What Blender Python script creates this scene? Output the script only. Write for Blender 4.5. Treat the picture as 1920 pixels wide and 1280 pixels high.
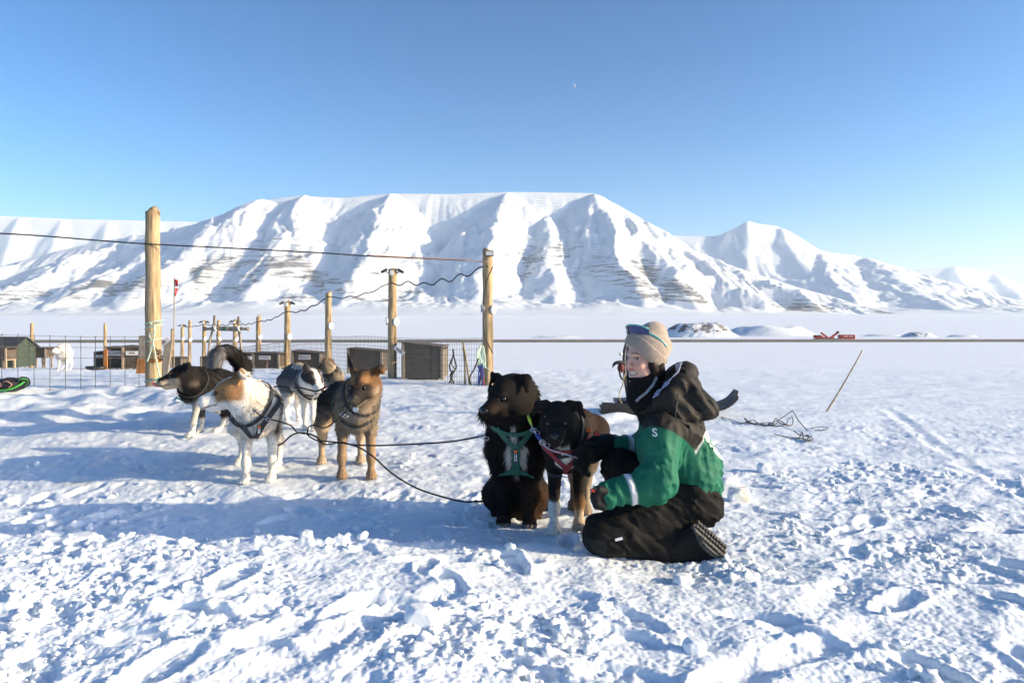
import bpy, math, random
import numpy as np
from mathutils import Vector, Matrix
from mathutils.bvhtree import BVHTree

for o in list(bpy.data.objects): bpy.data.objects.remove(o)
scene = bpy.context.scene
COL = scene.collection
R = math.radians
rng = np.random.default_rng(11)
random.seed(5)

# ---------------------------------------------------------------- camera
FPX, HOR, CAMZ = 1350.0, 585.0, 1.2           # focal length and horizon in photo pixels, eye height
cam_d = bpy.data.cameras.new('camera'); cam = bpy.data.objects.new('camera', cam_d); COL.objects.link(cam)
cam.location = (0, 0, CAMZ); cam.rotation_euler = (R(90), 0, 0)
cam_d.sensor_width = 36; cam_d.lens = FPX / 1920 * 36
cam_d.shift_y = -(640 - HOR) / 1920
cam_d.clip_start = 0.05; cam_d.clip_end = 60000
scene.camera = cam

# ---------------------------------------------------------------- light
SUN_EL, SUN_AZ = 16.5, 8.0                     # elevation; degrees behind the camera plane, from the right
sun_dir = Vector((math.cos(R(SUN_EL)) * math.cos(R(SUN_AZ)), -math.cos(R(SUN_EL)) * math.sin(R(SUN_AZ)), math.sin(R(SUN_EL))))
sd = bpy.data.lights.new('sun', 'SUN'); so = bpy.data.objects.new('sun', sd); COL.objects.link(so)
sd.energy = 5.0; sd.angle = R(0.55); sd.color = (1.0, 0.81, 0.53)
so.rotation_euler = (-sun_dir).to_track_quat('-Z', 'Y').to_euler()
world = bpy.data.worlds.new('World'); scene.world = world; world.use_nodes = True
wn = world.node_tree; bg = wn.nodes['Background']
sky = wn.nodes.new('ShaderNodeTexSky'); sky.sky_type = 'NISHITA'; sky.sun_disc = False
sky.sun_elevation = R(SUN_EL)
sky.sun_rotation = math.atan2(sun_dir.x, sun_dir.y)
sky.altitude = 0; sky.air_density = 0.8; sky.dust_density = 1.5; sky.ozone_density = 3.0
gam = wn.nodes.new('ShaderNodeGamma'); gam.inputs[1].default_value = 1.38      # the picture's contrasty rendering of the whole sky
wn.links.new(sky.outputs[0], gam.inputs[0]); hsv = wn.nodes.new('ShaderNodeHueSaturation'); hsv.inputs['Saturation'].default_value = 1.14; hsv.inputs['Hue'].default_value = .494; wn.links.new(gam.outputs[0], hsv.inputs['Color']); wn.links.new(hsv.outputs[0], bg.inputs[0]); bg.inputs[1].default_value = 0.092
scene.view_settings.view_transform = 'Standard'; scene.view_settings.look = 'None'
scene.view_settings.exposure = 0.60; scene.view_settings.gamma = 1.0
scene.cycles.max_bounces = 6; scene.cycles.diffuse_bounces = 3
scene.cycles.volume_bounces = 2; scene.cycles.use_denoising = True

# ---------------------------------------------------------------- helpers
def P(px, py, d):
    """photo pixel at depth d (metres along +Y) -> world point"""
    return Vector(((px - 960) / FPX * d, d, CAMZ - (py - HOR) / FPX * d))
def tag(o, label=None, cat=None, group=None, kind=None):
    if label: o['label'] = label
    if cat: o['category'] = cat
    if group: o['group'] = group
    if kind: o['kind'] = kind
    return o
def empty(name, loc=(0, 0, 0), rz=0):
    o = bpy.data.objects.new(name, None); COL.objects.link(o)
    o.location = loc; o.rotation_euler = (0, 0, rz); o.empty_display_size = .1
    return o
def link(name, me, parent=None):
    o = bpy.data.objects.new(name, me); COL.objects.link(o)
    if parent is not None: o.parent = parent
    return o
def mesh_np(name, v, f, mat=None, smooth=True, col=None):
    """fast mesh from numpy verts and faces (all quads or all tris)"""
    me = bpy.data.meshes.new(name); v = np.asarray(v, np.float32); f = np.asarray(f, np.int32)
    n = f.shape[1]
    me.vertices.add(len(v)); me.vertices.foreach_set('co', v.ravel())
    me.loops.add(f.size); me.loops.foreach_set('vertex_index', f.ravel())
    me.polygons.add(len(f)); me.polygons.foreach_set('loop_start', np.arange(0, f.size, n, dtype=np.int32))
    me.update(calc_edges=True)
    if smooth: me.polygons.foreach_set('use_smooth', np.ones(len(f), bool))
    if col is not None:
        a = me.color_attributes.new('Col', 'FLOAT_COLOR', 'POINT')
        c = np.ones((len(v), 4), np.float32); c[:, :3] = col; a.data.foreach_set('color', c.ravel())
    if mat: me.materials.append(mat)
    me.validate(); me.update()
    return me

class MB:
    """collects shapes, builds one mesh object"""
    def __init__(s): s.v = []; s.f = []
    def add(s, v, f):
        o = len(s.v); s.v += [tuple(p) for p in v]; s.f += [tuple(i + o for i in q) for q in f]; return s
    def box(s, c, size, rot=None, taper=1.0, bev=0.0):
        hx, hy, hz = [q / 2 for q in size]; c = Vector(c)
        if bev > 0:
            b = min(bev, hx * .9, hy * .9, hz * .9); pts = []
            for sx in (-1, 1):
                for sy in (-1, 1):
                    for sz in (-1, 1):
                        pts += [(sx * hx, sy * (hy - b), sz * (hz - b)), (sx * (hx - b), sy * hy, sz * (hz - b)), (sx * (hx - b), sy * (hy - b), sz * hz)]
            import bmesh
            bm = bmesh.new(); [bm.verts.new(p) for p in pts]
            bmesh.ops.convex_hull(bm, input=bm.verts[:]); bm.verts.index_update(); bm.verts.ensure_lookup_table()
            V = [v.co.copy() for v in bm.verts]; F = [[v.index for v in f.verts] for f in bm.faces]; bm.free()
        else:
            V = [Vector((x * hx * (taper if z > 0 else 1), y * hy * (taper if z > 0 else 1), z * hz)) for x in (-1, 1) for y in (-1, 1) for z in (-1, 1)]
            F = [(0, 1, 3, 2), (4, 6, 7, 5), (0, 4, 5, 1), (2, 3, 7, 6), (0, 2, 6, 4), (1, 5, 7, 3)]
        if rot is not None: V = [rot @ p for p in V]
        return s.add([p + c for p in V], F)
    def bar(s, a, b, w, h=None, up=(0, 0, 1)):
        a, b = Vector(a), Vector(b); h = h or w; d = (b - a); L = d.length; d.normalize()
        u = Vector(up) - d * d.dot(Vector(up))
        if u.length < 1e-4: u = Vector((1, 0, 0)) - d * d.x
        u.normalize(); r = d.cross(u)
        m = Matrix((d, r, u)).transposed()
        return s.box((a + b) / 2, (L, w, h), m)
    def tube(s, pts, r, n=8, cap=True):
        pts = [Vector(p) for p in pts]; m = len(pts)
        rr = r if hasattr(r, '__len__') else [r] * m
        V = []; F = []; t = (pts[1] - pts[0]).normalized()
        u = t.orthogonal().normalized()
        for i, p in enumerate(pts):
            t2 = (pts[min(i + 1, m - 1)] - pts[max(i - 1, 0)])
            if t2.length < 1e-9: t2 = t
            t2.normalize()
            u = u - t2 * u.dot(t2)
            u = t2.orthogonal().normalized() if u.length < 1e-5 else u.normalized()
            w = t2.cross(u); t = t2
            V += [p + (u * math.cos(2 * math.pi * k / n) + w * math.sin(2 * math.pi * k / n)) * rr[i] for k in range(n)]
        for i in range(m - 1):
            for k in range(n):
                a = i * n + k; b = i * n + (k + 1) % n
                F.append((a, b, b + n, a + n))
        if cap: F += [tuple(range(n - 1, -1, -1)), tuple((m - 1) * n + k for k in range(n))]
        return s.add(V, F)
    def prism(s, outline, y0, y1, m=None):
        """outline in xz, extruded y0..y1"""
        n = len(outline)
        V = [Vector((x, y0, z)) for x, z in outline] + [Vector((x, y1, z)) for x, z in outline]
        F = [tuple(range(n)), tuple(range(2 * n - 1, n - 1, -1))] + [(k, k + n, (k + 1) % n + n, (k + 1) % n) for k in range(n)]
        if m is not None: V = [m @ p for p in V]
        return s.add(V, F)
    def mesh(s, name, mat, smooth=False):
        me = bpy.data.meshes.new(name); me.from_pydata([tuple(p) for p in s.v], [], s.f)
        if smooth: me.polygons.foreach_set('use_smooth', [True] * len(me.polygons))
        import bmesh
        bm = bmesh.new(); bm.from_mesh(me); bmesh.ops.recalc_face_normals(bm, faces=bm.faces[:]); bm.to_mesh(me); bm.free()
        if mat: me.materials.append(mat)
        me.update(); return me
    def build(s, name, mat, parent=None, smooth=False):
        return link(name, s.mesh(name, mat, smooth), parent)

def spline(pts, n=10):
    """Catmull-Rom through points"""
    p = [Vector(q) for q in pts]; p = [p[0] * 2 - p[1]] + p + [p[-1] * 2 - p[-2]]; out = []
    for i in range(1, len(p) - 2):
        for k in range(n):
            t = k / n; a, b, c, d = p[i - 1], p[i], p[i + 1], p[i + 2]
            out.append(.5 * (2 * b + (c - a) * t + (2 * a - 5 * b + 4 * c - d) * t * t + (3 * b - a - 3 * c + d) * t ** 3))
    return out + [p[-2]]

# ---------------------------------------------------------------- numpy noise
def _h2(ix, iy, s):
    h = (ix.astype(np.uint32) * np.uint32(374761393) + iy.astype(np.uint32) * np.uint32(668265263) + np.uint32((s * 2246822519) & 0xffffffff))
    h = (h ^ (h >> np.uint32(13))) * np.uint32(1274126177)
    return h ^ (h >> np.uint32(16))
def noise2(x, y, seed=0):
    """gradient noise about -1..1"""
    x = np.asarray(x, np.float64); y = np.asarray(y, np.float64)
    ix = np.floor(x).astype(np.int64); iy = np.floor(y).astype(np.int64); fx = (x - ix).astype(np.float32); fy = (y - iy).astype(np.float32)
    def g(dx, dy):
        a = _h2(ix + dx, iy + dy, seed).astype(np.float32) * np.float32(2 * math.pi / 4294967296.0)
        return np.cos(a) * (fx - dx) + np.sin(a) * (fy - dy)
    u = fx * fx * fx * (fx * (fx * 6 - 15) + 10); v = fy * fy * fy * (fy * (fy * 6 - 15) + 10)
    a = g(0, 0); b = g(1, 0); c = g(0, 1); d = g(1, 1)
    return ((a + (b - a) * u) + ((c + (d - c) * u) - (a + (b - a) * u)) * v) * np.float32(1.5)
def fbm2(x, y, o=4, seed=0, gain=.5):
    r = 0; a = 1.0
    for i in range(o): r = r + a * noise2(x * 2 ** i, y * 2 ** i, seed + i * 17); a *= gain
    return r
def lumps2(x, y, seed=0, dens=.6):
    """scattered rounded lumps 0..1 (cellular)"""
    x = np.asarray(x, np.float64); y = np.asarray(y, np.float64)
    ix = np.floor(x).astype(np.int64); iy = np.floor(y).astype(np.int64); r = np.zeros(x.shape, np.float32)
    for dx in (-1, 0, 1):
        for dy in (-1, 0, 1):
            h = _h2(ix + dx, iy + dy, seed); jx = (h & np.uint32(255)) / 255.0; jy = ((h >> np.uint32(8)) & np.uint32(255)) / 255.0
            sz = ((h >> np.uint32(16)) & np.uint32(255)) / 255.0; on = ((h >> np.uint32(24)) & np.uint32(255)) / 255.0 < dens
            ddx = x - (ix + dx + jx); ddy = y - (iy + dy + jy); rad = .22 + .42 * sz
            q = 1 - (ddx * ddx + ddy * ddy) / (rad * rad)
            r = np.maximum(r, np.where(on & (q > 0), np.sqrt(np.maximum(q, 0)) * rad, 0).astype(np.float32))
    return r
def sstep(a, b, x):
    t = np.clip((x - a) / (b - a), 0, 1); return t * t * (3 - 2 * t)
def noise3(p, s, seed=0):
    """cheap 3-D noise out of three 2-D slices"""
    x, y, z = p[..., 0] * s, p[..., 1] * s, p[..., 2] * s
    return (noise2(x + z * .37, y + z * .71, seed) + noise2(y + x * .31 + 7.1, z + x * .63, seed + 5) + noise2(z + y * .41 + 3.3, x + y * .57, seed + 9)) / 2.0

# ---------------------------------------------------------------- materials
def material(name, col=(.5, .5, .5), rough=.6, metal=0, spec=.5, attr=False, noise=None, bump=None, sheen=0, trans=0, coat=0):
    """noise=(scale, amount[, (sx,sy,sz)]) varies the value; bump=(scale, strength, distance[, stretch])"""
    m = bpy.data.materials.new(name); m.use_nodes = True; nt = m.node_tree; b = nt.nodes['Principled BSDF']
    b.inputs['Roughness'].default_value = rough; b.inputs['Metallic'].default_value = metal
    b.inputs['Specular IOR Level'].default_value = spec
    b.inputs['Sheen Weight'].default_value = sheen; b.inputs['Coat Weight'].default_value = coat
    b.inputs['Transmission Weight'].default_value = trans
    b.inputs['Base Color'].default_value = (*col, 1); src = None
    if attr:
        a = nt.nodes.new('ShaderNodeAttribute'); a.attribute_name = 'Col'; src = a.outputs['Color']
    tc = nt.nodes.new('ShaderNodeTexCoord')
    def coords(st):
        if st is None: return tc.outputs['Object']
        mp = nt.nodes.new('ShaderNodeMapping'); mp.inputs['Scale'].default_value = st
        nt.links.new(tc.outputs['Object'], mp.inputs['Vector']); return mp.outputs[0]
    if noise:
        n = nt.nodes.new('ShaderNodeTexNoise'); n.inputs['Scale'].default_value = noise[0]; n.inputs['Detail'].default_value = 6
        nt.links.new(coords(noise[2] if len(noise) > 2 else None), n.inputs['Vector'])
        mr = nt.nodes.new('ShaderNodeMapRange'); mr.inputs['From Min'].default_value = .25; mr.inputs['From Max'].default_value = .75
        mr.inputs['To Min'].default_value = 1 - noise[1]; mr.inputs['To Max'].default_value = 1 + noise[1]
        nt.links.new(n.outputs['Fac'], mr.inputs['Value'])
        mx = nt.nodes.new('ShaderNodeVectorMath'); mx.operation = 'SCALE'
        if src is not None: nt.links.new(src, mx.inputs[0])
        else: mx.inputs[0].default_value = col
        nt.links.new(mr.outputs[0], mx.inputs['Scale']); src = mx.outputs[0]
    if src is not None: nt.links.new(src, b.inputs['Base Color'])
    if bump:
        n = nt.nodes.new('ShaderNodeTexNoise'); n.inputs['Scale'].default_value = bump[0]; n.inputs['Detail'].default_value = 4
        nt.links.new(coords(bump[3] if len(bump) > 3 else None), n.inputs['Vector'])
        bn = nt.nodes.new('ShaderNodeBump'); bn.inputs['Strength'].default_value = bump[1]; bn.inputs['Distance'].default_value = bump[2]
        nt.links.new(n.outputs['Fac'], bn.inputs['Height']); nt.links.new(bn.outputs[0], b.inputs['Normal'])
    return m
# ================================================================ THE SETTING
def snow_material(name, dirt=True):
    m = bpy.data.materials.new(name); m.use_nodes = True; nt = m.node_tree; b = nt.nodes['Principled BSDF']
    b.inputs['Roughness'].default_value = .55; b.inputs['Specular IOR Level'].default_value = .25
    tc = nt.nodes.new('ShaderNodeTexCoord')
    n1 = nt.nodes.new('ShaderNodeTexNoise'); n1.inputs['Scale'].default_value = .9; n1.inputs['Detail'].default_value = 8
    nt.links.new(tc.outputs['Object'], n1.inputs['Vector'])
    cr = nt.nodes.new('ShaderNodeValToRGB'); cr.color_ramp.elements[0].position = .3; cr.color_ramp.elements[1].position = .62
    cr.color_ramp.elements[0].color = (.81, .845, .875, 1); cr.color_ramp.elements[1].color = (.88, .915, .94, 1)
    nt.links.new(n1.outputs['Fac'], cr.inputs['Fac'])
    a = nt.nodes.new('ShaderNodeAttribute'); a.attribute_name = 'Col'
    mx = nt.nodes.new('ShaderNodeMix'); mx.data_type = 'RGBA'; mx.blend_type = 'MULTIPLY'; mx.inputs['Factor'].default_value = 1 if dirt else 0
    nt.links.new(cr.outputs[0], mx.inputs[6]); nt.links.new(a.outputs['Color'], mx.inputs[7])
    nt.links.new(mx.outputs[2], b.inputs['Base Color'])
    n2 = nt.nodes.new('ShaderNodeTexNoise'); n2.inputs['Scale'].default_value = 55; n2.inputs['Detail'].default_value = 5; n2.inputs['Roughness'].default_value = .65
    nt.links.new(tc.outputs['Object'], n2.inputs['Vector'])
    bn = nt.nodes.new('ShaderNodeBump'); bn.inputs['Strength'].default_value = .35; bn.inputs['Distance'].default_value = .012
    nt.links.new(n2.outputs['Fac'], bn.inputs['Height']); nt.links.new(bn.outputs[0], b.inputs['Normal'])
    return m
M_snow = snow_material('snow')

KY = np.array([-1e5, 11.0, 14, 18, 25, 37, 60, 100, 200, 240, 300, 1e5]); KZ = np.array([0, 0, -.07, -.25, -.75, -1.65, -2.6, -4.0, -6.9, -7.7, -8, -8])
def base_z(x, y):
    x = np.asarray(x, float); y = np.asarray(y, float)
    z = np.zeros(np.broadcast(x, y).shape)
    for k in (-.08, 0, .08): z = z + np.interp(y * (1 + k), KY, KZ)     # softened knots
    z = z / 3
    # far plain with slow drifts
    return z
prints = []
pr = np.random.default_rng(4)
for i in range(110):
    d = 2.0 + 3.0 * pr.random() ** 1.2
    prints.append((pr.uniform(-1, 1) * (d * .75 + .4), d, pr.uniform(0, math.pi), pr.uniform(.010, .034), pr.uniform(.85, 1.25)))
for i in range(240):
    prints.append((pr.uniform(-3.6, 1.3), pr.uniform(3.9, 9.5), pr.uniform(0, math.pi), pr.uniform(.006, .014), pr.uniform(.35, .6)))
# runner tracks: (x0,y0,x1,y1,width,depth)
tracks = [(.35, 1.9, 3.9, 5.6, .05, .02), (2.6, 2.2, 4.6, 9.0, .05, .02), (1.2, 1.9, 6.0, 6.6, .06, .03), (2.0, 3.9, 8, 5.2, .05, .02),
          (1.35, 4.3, 9, 5.6, .05, .018), (1.35, 5.2, 9, 6.9, .06, .018), (2.0, 9.2, 9, 13.5, .09, .012), (2.3, 8.7, 10, 13.0, .09, .012), (-.9, 2.0, -.1, 3.1, .05, .04),
          (-1.15, 2.25, -.72, 2.75, .06, .06), (1.7, 2.0, 2.9, 2.9, .06, .03), (.6, 2.2, 1.4, 2.6, .05, .04)]
def bank_edge(x):
    """near edge of the trodden trench, metres from the camera"""
    return 3.52 + .10 * noise2(x * 1.1, x * 0 + 3.3, 5) + .05 * noise2(x * 3.7, x * 0 + 1.3, 6) - .10 * sstep(-.6, .9, x)
def detail_z(x, y, fine=True):
    x = np.asarray(x, float); y = np.asarray(y, float)
    be = bank_edge(x)
    near = 1 - sstep(be - .05, be + .16, y)                           # loose bank in front
    left = 1 - sstep(-1.2, 1.0, x)
    trench = (1 - near) * (1 - sstep(4.6, 5.2, y + .25 * noise2(x * 1.3, y * 1.3, 8)))
    pack = sstep(4.3, 5.2, y)
    right = sstep(.9, 2.2, x)
    z = near * (.03 + .10 * left) * (1 - right * .5) - trench * left * .03
    rough = np.clip(near * .82 + .72 * right * (1 - sstep(5, 9, y)) + .22 + .55 * trench * left, 0, 1.0)
    far = sstep(9, 30, y)
    z = z + rough * .020 * fbm2(x * 1.7, y * 1.7, 3, 21)
    patch = sstep(-.30, .35, fbm2(x * .9 + 4, y * .9, 3, 33)) * (.25 + .75 * sstep(-.25, .35, fbm2(x * 2.7, y * 2.7 + 9, 2, 35))) * .9 + .1     # smooth crust and crumbly areas
    wx = x + .035 * noise2(x * 11, y * 11, 2) + .015 * noise2(x * 27, y * 27, 12); wy = y + .035 * noise2(x * 11, y * 11, 3) + .015 * noise2(x * 27, y * 27, 13)
    nf = 1 - sstep(6, 11, y)
    z = z + rough * (.35 + .65 * patch) * .012 * fbm2(wx * 4.5, wy * 5.5, 5, 26, .58)
    # broken crust: sharp-edged flakes of several sizes
    z = z + rough * patch * (.008 * sstep(.12, .34, noise2(wx * 8, wy * 8, 41)) + .007 * sstep(.10, .28, noise2(wx * 17, wy * 17, 42)) + .006 * sstep(.10, .30, noise2(wx * 34, wy * 34, 43)) * nf)
    z = z + rough * patch * .009 * lumps2(wx * 13, wy * 13, 44, .28) + (rough * .7 + .2) * patch * .009 * lumps2(wx * 40, wy * 40, 45, .35) * nf
    z = z + .007 * fbm2(x * 16, y * 16, 3, 51, .6) * (1 - sstep(6, 14, y)) * (.4 + .6 * patch)
    # packed yard: trampled, low relief, drawn out a little sideways
    z = z + pack * (1 - sstep(16, 40, y)) * ((.010 * fbm2(x * 5, y * 7, 3, 61) + .016 * fbm2(x * 1.6, y * 2.2, 2, 63)) * (1 - .8 * sstep(1.2, 2.6, x)) + sstep(1.2, 2.6, x) * (.012 * fbm2(x * .6, y * 3.0, 3, 65) + .005 * fbm2(x * 3, y * 8, 3, 67)))
    if fine:
        z = z + (.0035 * noise2(x * 60, y * 60, 71)) * (1 - sstep(4, 7, y))
    # tracks
    for (x0, y0, x1, y1, w, dep) in tracks:
        L = math.hypot(x1 - x0, y1 - y0); ux, uy = (x1 - x0) / L, (y1 - y0) / L
        t = (x - x0) * ux + (y - y0) * uy; q = (x - x0) * -uy + (y - y0) * ux + .05 * np.sin(t * 1.3 + x0 * 7)
        on = sstep(0, .15, t) * (1 - sstep(L - .3, L, t)) * (.6 + .4 * noise2(t * 3, t * 0 + x0, 81))
        dep = dep * .6; z = z - dep * on * np.exp(-(q / w) ** 2) + .55 * dep * on * np.exp(-((np.abs(q) - 2.1 * w) / (.8 * w)) ** 2)
    # boot prints
    for (px_, py_, an, dep, sc) in prints:
        s = (np.abs(x - px_) < .3) & (np.abs(y - py_) < .3)
        if not s.any(): continue
        ca, sa = math.cos(an), math.sin(an); u = ((x[s] - px_) * ca + (y[s] - py_) * sa) / (.14 * sc); v = ((y[s] - py_) * ca - (x[s] - px_) * sa) / (.055 * sc * (1 + .15 * u))
        r = np.sqrt(u * u + v * v)
        z[s] += (-dep * (1 - sstep(.75, 1.05, r)) + .4 * dep * np.exp(-((r - 1.25) / .22) ** 2)) * (.75 + .35 * noise2(x[s] * 14, y[s] * 14, 91))
    # wind-worked field beyond the yard
    fld = sstep(9, 16, y) * (1 - sstep(150, 230, y))
    z = z + fld * (.030 * fbm2(x * .14, y * .9, 4, 101) + .010 * fbm2(x * .7, y * 3.4, 2, 103))
    # drifts at the left by the wire fence
    lf = (1 - sstep(-3.2, -1.9, x)) * np.exp(-((y - 9.2) / 1.9) ** 2)
    z = z + lf * (.10 * fbm2(x * 1.1, y * 1.1, 3, 111) + .10 + .05 * lumps2(x * 2.1, y * 2.1, 113, .6))
    z = z + .07 * np.exp(-((x - 1.15) / .55) ** 2 - ((y - 8.0) / .20) ** 2) * (1 + .5 * noise2(x * 4, y * 4, 7))
    # hollow where the dogs lie in the trench, by the sitting dog
    return z
def ground(x, y):
    xa = np.atleast_1d(np.asarray(x, float)); ya = np.atleast_1d(np.asarray(y, float))
    r = base_z(xa, ya) + detail_z(xa, ya, False)
    return float(r[0]) if np.ndim(x) == 0 else r
def G(x, y, dz=0):
    return Vector((x, y, ground(x, y) + dz))
def GP(px, d, dz=0):
    x = (px - 960) / FPX * d; return G(x, d, dz)

# rows close together near the camera, columns fanning out with distance
inv = np.linspace(1 / 1.85, 1 / 13.0, 560); rows_near = 1 / inv
rows_far = np.geomspace(13.06, 300, 130); rows_far2 = np.geomspace(310, 30000, 26)
rows = np.concatenate([[-30000, -3000, -300, -40, -8, -2, 0, .8, 1.3, 1.6, 1.75], rows_near, rows_far, rows_far2])
half = np.maximum(np.abs(rows) * .90, 1.7) + .25
sc_ = np.concatenate([[-9, -4, -2.2, -1.5, -1.2], np.linspace(-1.05, 1.05, 780), [1.2, 1.5, 2.2, 4, 9]])
X = half[:, None] * sc_[None, :]; Y = np.repeat(rows[:, None], len(sc_), 1)
Z = base_z(X, Y)
sel = (Y > 1.7) & (Y < 260) & (np.abs(X) < half[:, None] * 1.6)
Z[sel] += detail_z(X[sel], Y[sel])
# grey trodden snow in the yard, a few stains
tr = sstep(4.6, 5.6, Y) * (1 - sstep(11, 16, Y)) * (1 - sstep(.4, 2.4, X)) * .7
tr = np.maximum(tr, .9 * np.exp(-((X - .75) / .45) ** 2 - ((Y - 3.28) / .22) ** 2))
tr = tr * (.55 + .45 * sstep(-.4, .4, fbm2(X * 3, Y * 3, 3, 201)))
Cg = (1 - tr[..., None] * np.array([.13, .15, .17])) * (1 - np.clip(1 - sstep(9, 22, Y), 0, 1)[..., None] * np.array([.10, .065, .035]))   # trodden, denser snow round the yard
st = np.exp(-((X + 3.05) / .09) ** 2 - ((Y - 5.05) / .05) ** 2) + .5 * np.exp(-((X + 1.2) / .07) ** 2 - ((Y - 4.6) / .05) ** 2)
Cg = Cg * (1 - np.clip(st * .5 * (noise2(X * 40, Y * 40, 7) > -.2), 0, 1)[..., None] * np.array([.3, .45, .95]))
nr, nc = X.shape
idx = np.arange(nr * nc).reshape(nr, nc)
F = np.stack([idx[:-1, :-1], idx[:-1, 1:], idx[1:, 1:], idx[1:, :-1]], -1).reshape(-1, 4)
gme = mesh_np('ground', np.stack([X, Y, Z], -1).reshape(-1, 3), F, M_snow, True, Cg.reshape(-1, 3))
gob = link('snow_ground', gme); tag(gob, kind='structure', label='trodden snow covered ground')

# crumbs of broken snow, too many to count
def ico(sub=1):
    import bmesh
    bm = bmesh.new(); bmesh.ops.create_icosphere(bm, subdivisions=sub, radius=1)
    v = np.array([p.co for p in bm.verts]); f = np.array([[q.index for q in p.verts] for p in bm.faces]); bm.free(); return v, f
def clod_mesh(name, xs, ys, ss, sub, mat, seed, flat=(.55, .95)):
    bv, bf = ico(sub); g = np.random.default_rng(seed); n = len(xs); z = base_z(xs, ys) + detail_z(xs, ys, False)
    ang = g.random(n) * 6.283; sxx = ss * g.uniform(.75, 1.4, n); syy = ss * g.uniform(.75, 1.2, n); szz = ss * g.uniform(*flat, n)
    jit = 1 + g.uniform(-.38, .28, (n, len(bv)))
    L = bv[None] * jit[..., None]
    ti = g.uniform(-.5, .5, n)[:, None]
    lx = L[..., 0] * sxx[:, None]; ly = L[..., 1] * syy[:, None]; lz = L[..., 2] * szz[:, None]
    lx, lz = lx * np.cos(ti) - lz * np.sin(ti), lx * np.sin(ti) + lz * np.cos(ti)
    c, s = np.cos(ang)[:, None], np.sin(ang)[:, None]
    V = np.stack([lx * c - ly * s + xs[:, None], lx * s + ly * c + ys[:, None], lz + (z + szz * .35)[:, None]], -1).reshape(-1, 3)
    Fc = (bf[None] + (np.arange(n) * len(bv))[:, None, None]).reshape(-1, 3)
    return mesh_np(name, V, Fc, mat, True, np.ones((len(V), 3)))
g = np.random.default_rng(77); N = 26000
cd = 1 / g.uniform(1 / 9.0, 1 / 2.0, N); cx = g.uniform(-1, 1, N) * (cd * .8 + .2)
dn = fbm2(cx * .9 + 4, cd * .9, 3, 33); be = bank_edge(cx)
wgt = sstep(-.3, .5, dn) * (.25 + .75 * (cd < be) + .6 * (cx > 1.2) * (cd < 6) + .9 * (cx < -.3) * (cd > be) * (cd < 4.9)) * np.where(cd > 6, .25, 1)
wgt *= np.where(np.abs(cd - be) < .12, 1.8, 1)
keep = g.random(N) < np.clip(wgt, 0, 1) * .26; cx, cd = cx[keep], cd[keep]
cs = .0035 + .024 * g.random(len(cx)) ** 4.0
M_clod = snow_material('snow_crumb')
small = cs < .010
tag(link('snow_crumbs', clod_mesh('snow_crumbs', cx[small], cd[small], cs[small], 1, M_clod, 3)), kind='stuff', label='loose crumbs of broken snow')
tag(link('snow_crumbs', clod_mesh('snow_crumbs', cx[~small], cd[~small], cs[~small], 2, M_clod, 4)), kind='stuff', label='larger lumps of broken snow')
# ---------------------------------------------------------------- mountains
def rock_snow(name, scale, amt):
    """snow with dark strata of bare rock on the lower, windblown slopes"""
    m = bpy.data.materials.new(name); m.use_nodes = True; nt = m.node_tree; b = nt.nodes['Principled BSDF']
    b.inputs['Roughness'].default_value = .8; b.inputs['Specular IOR Level'].default_value = .1
    a = nt.nodes.new('ShaderNodeAttribute'); a.attribute_name = 'Col'
    tc = nt.nodes.new('ShaderNodeTexCoord'); mp = nt.nodes.new('ShaderNodeMapping'); mp.inputs['Scale'].default_value = (scale * .09, scale * .045, scale)
    nt.links.new(tc.outputs['Object'], mp.inputs['Vector'])
    n = nt.nodes.new('ShaderNodeTexNoise'); n.inputs['Scale'].default_value = 1; n.inputs['Detail'].default_value = 7; n.inputs['Roughness'].default_value = .68
    n.inputs['Distortion'].default_value = .5
    nt.links.new(mp.outputs[0], n.inputs['Vector'])
    sep = nt.nodes.new('ShaderNodeSeparateColor'); nt.links.new(a.outputs['Color'], sep.inputs[0])
    ad = nt.nodes.new('ShaderNodeMath'); ad.operation = 'MULTIPLY_ADD'; ad.inputs[1].default_value = amt
    nt.links.new(sep.outputs[0], ad.inputs[0]); nt.links.new(n.outputs['Fac'], ad.inputs[2])
    mr = nt.nodes.new('ShaderNodeMapRange'); mr.inputs['From Min'].default_value = .70; mr.inputs['From Max'].default_value = .78; mr.interpolation_type = 'SMOOTHSTEP'
    nt.links.new(ad.outputs[0], mr.inputs['Value'])
    mx = nt.nodes.new('ShaderNodeMix'); mx.data_type = 'RGBA'
    mx.inputs[6].default_value = (.69, .735, .775, 1); mx.inputs[7].default_value = (.17, .168, .17, 1)
    nt.links.new(mr.outputs[0], mx.inputs['Factor']); nt.links.new(mx.outputs[2], b.inputs['Base Color'])
    bn = nt.nodes.new('ShaderNodeBump'); bn.inputs['Strength'].default_value = .5; bn.inputs['Distance'].default_value = 9
    nt.links.new(n.outputs['Fac'], bn.inputs['Height']); nt.links.new(bn.outputs[0], b.inputs['Normal'])
    return m
M_rock = rock_snow('snow_on_rock', .15, .285)
M_rock2 = rock_snow('far_snow_on_rock', .05, .15)
def zpx(py, d): return CAMZ - (py - HOR) / FPX * d
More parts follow.
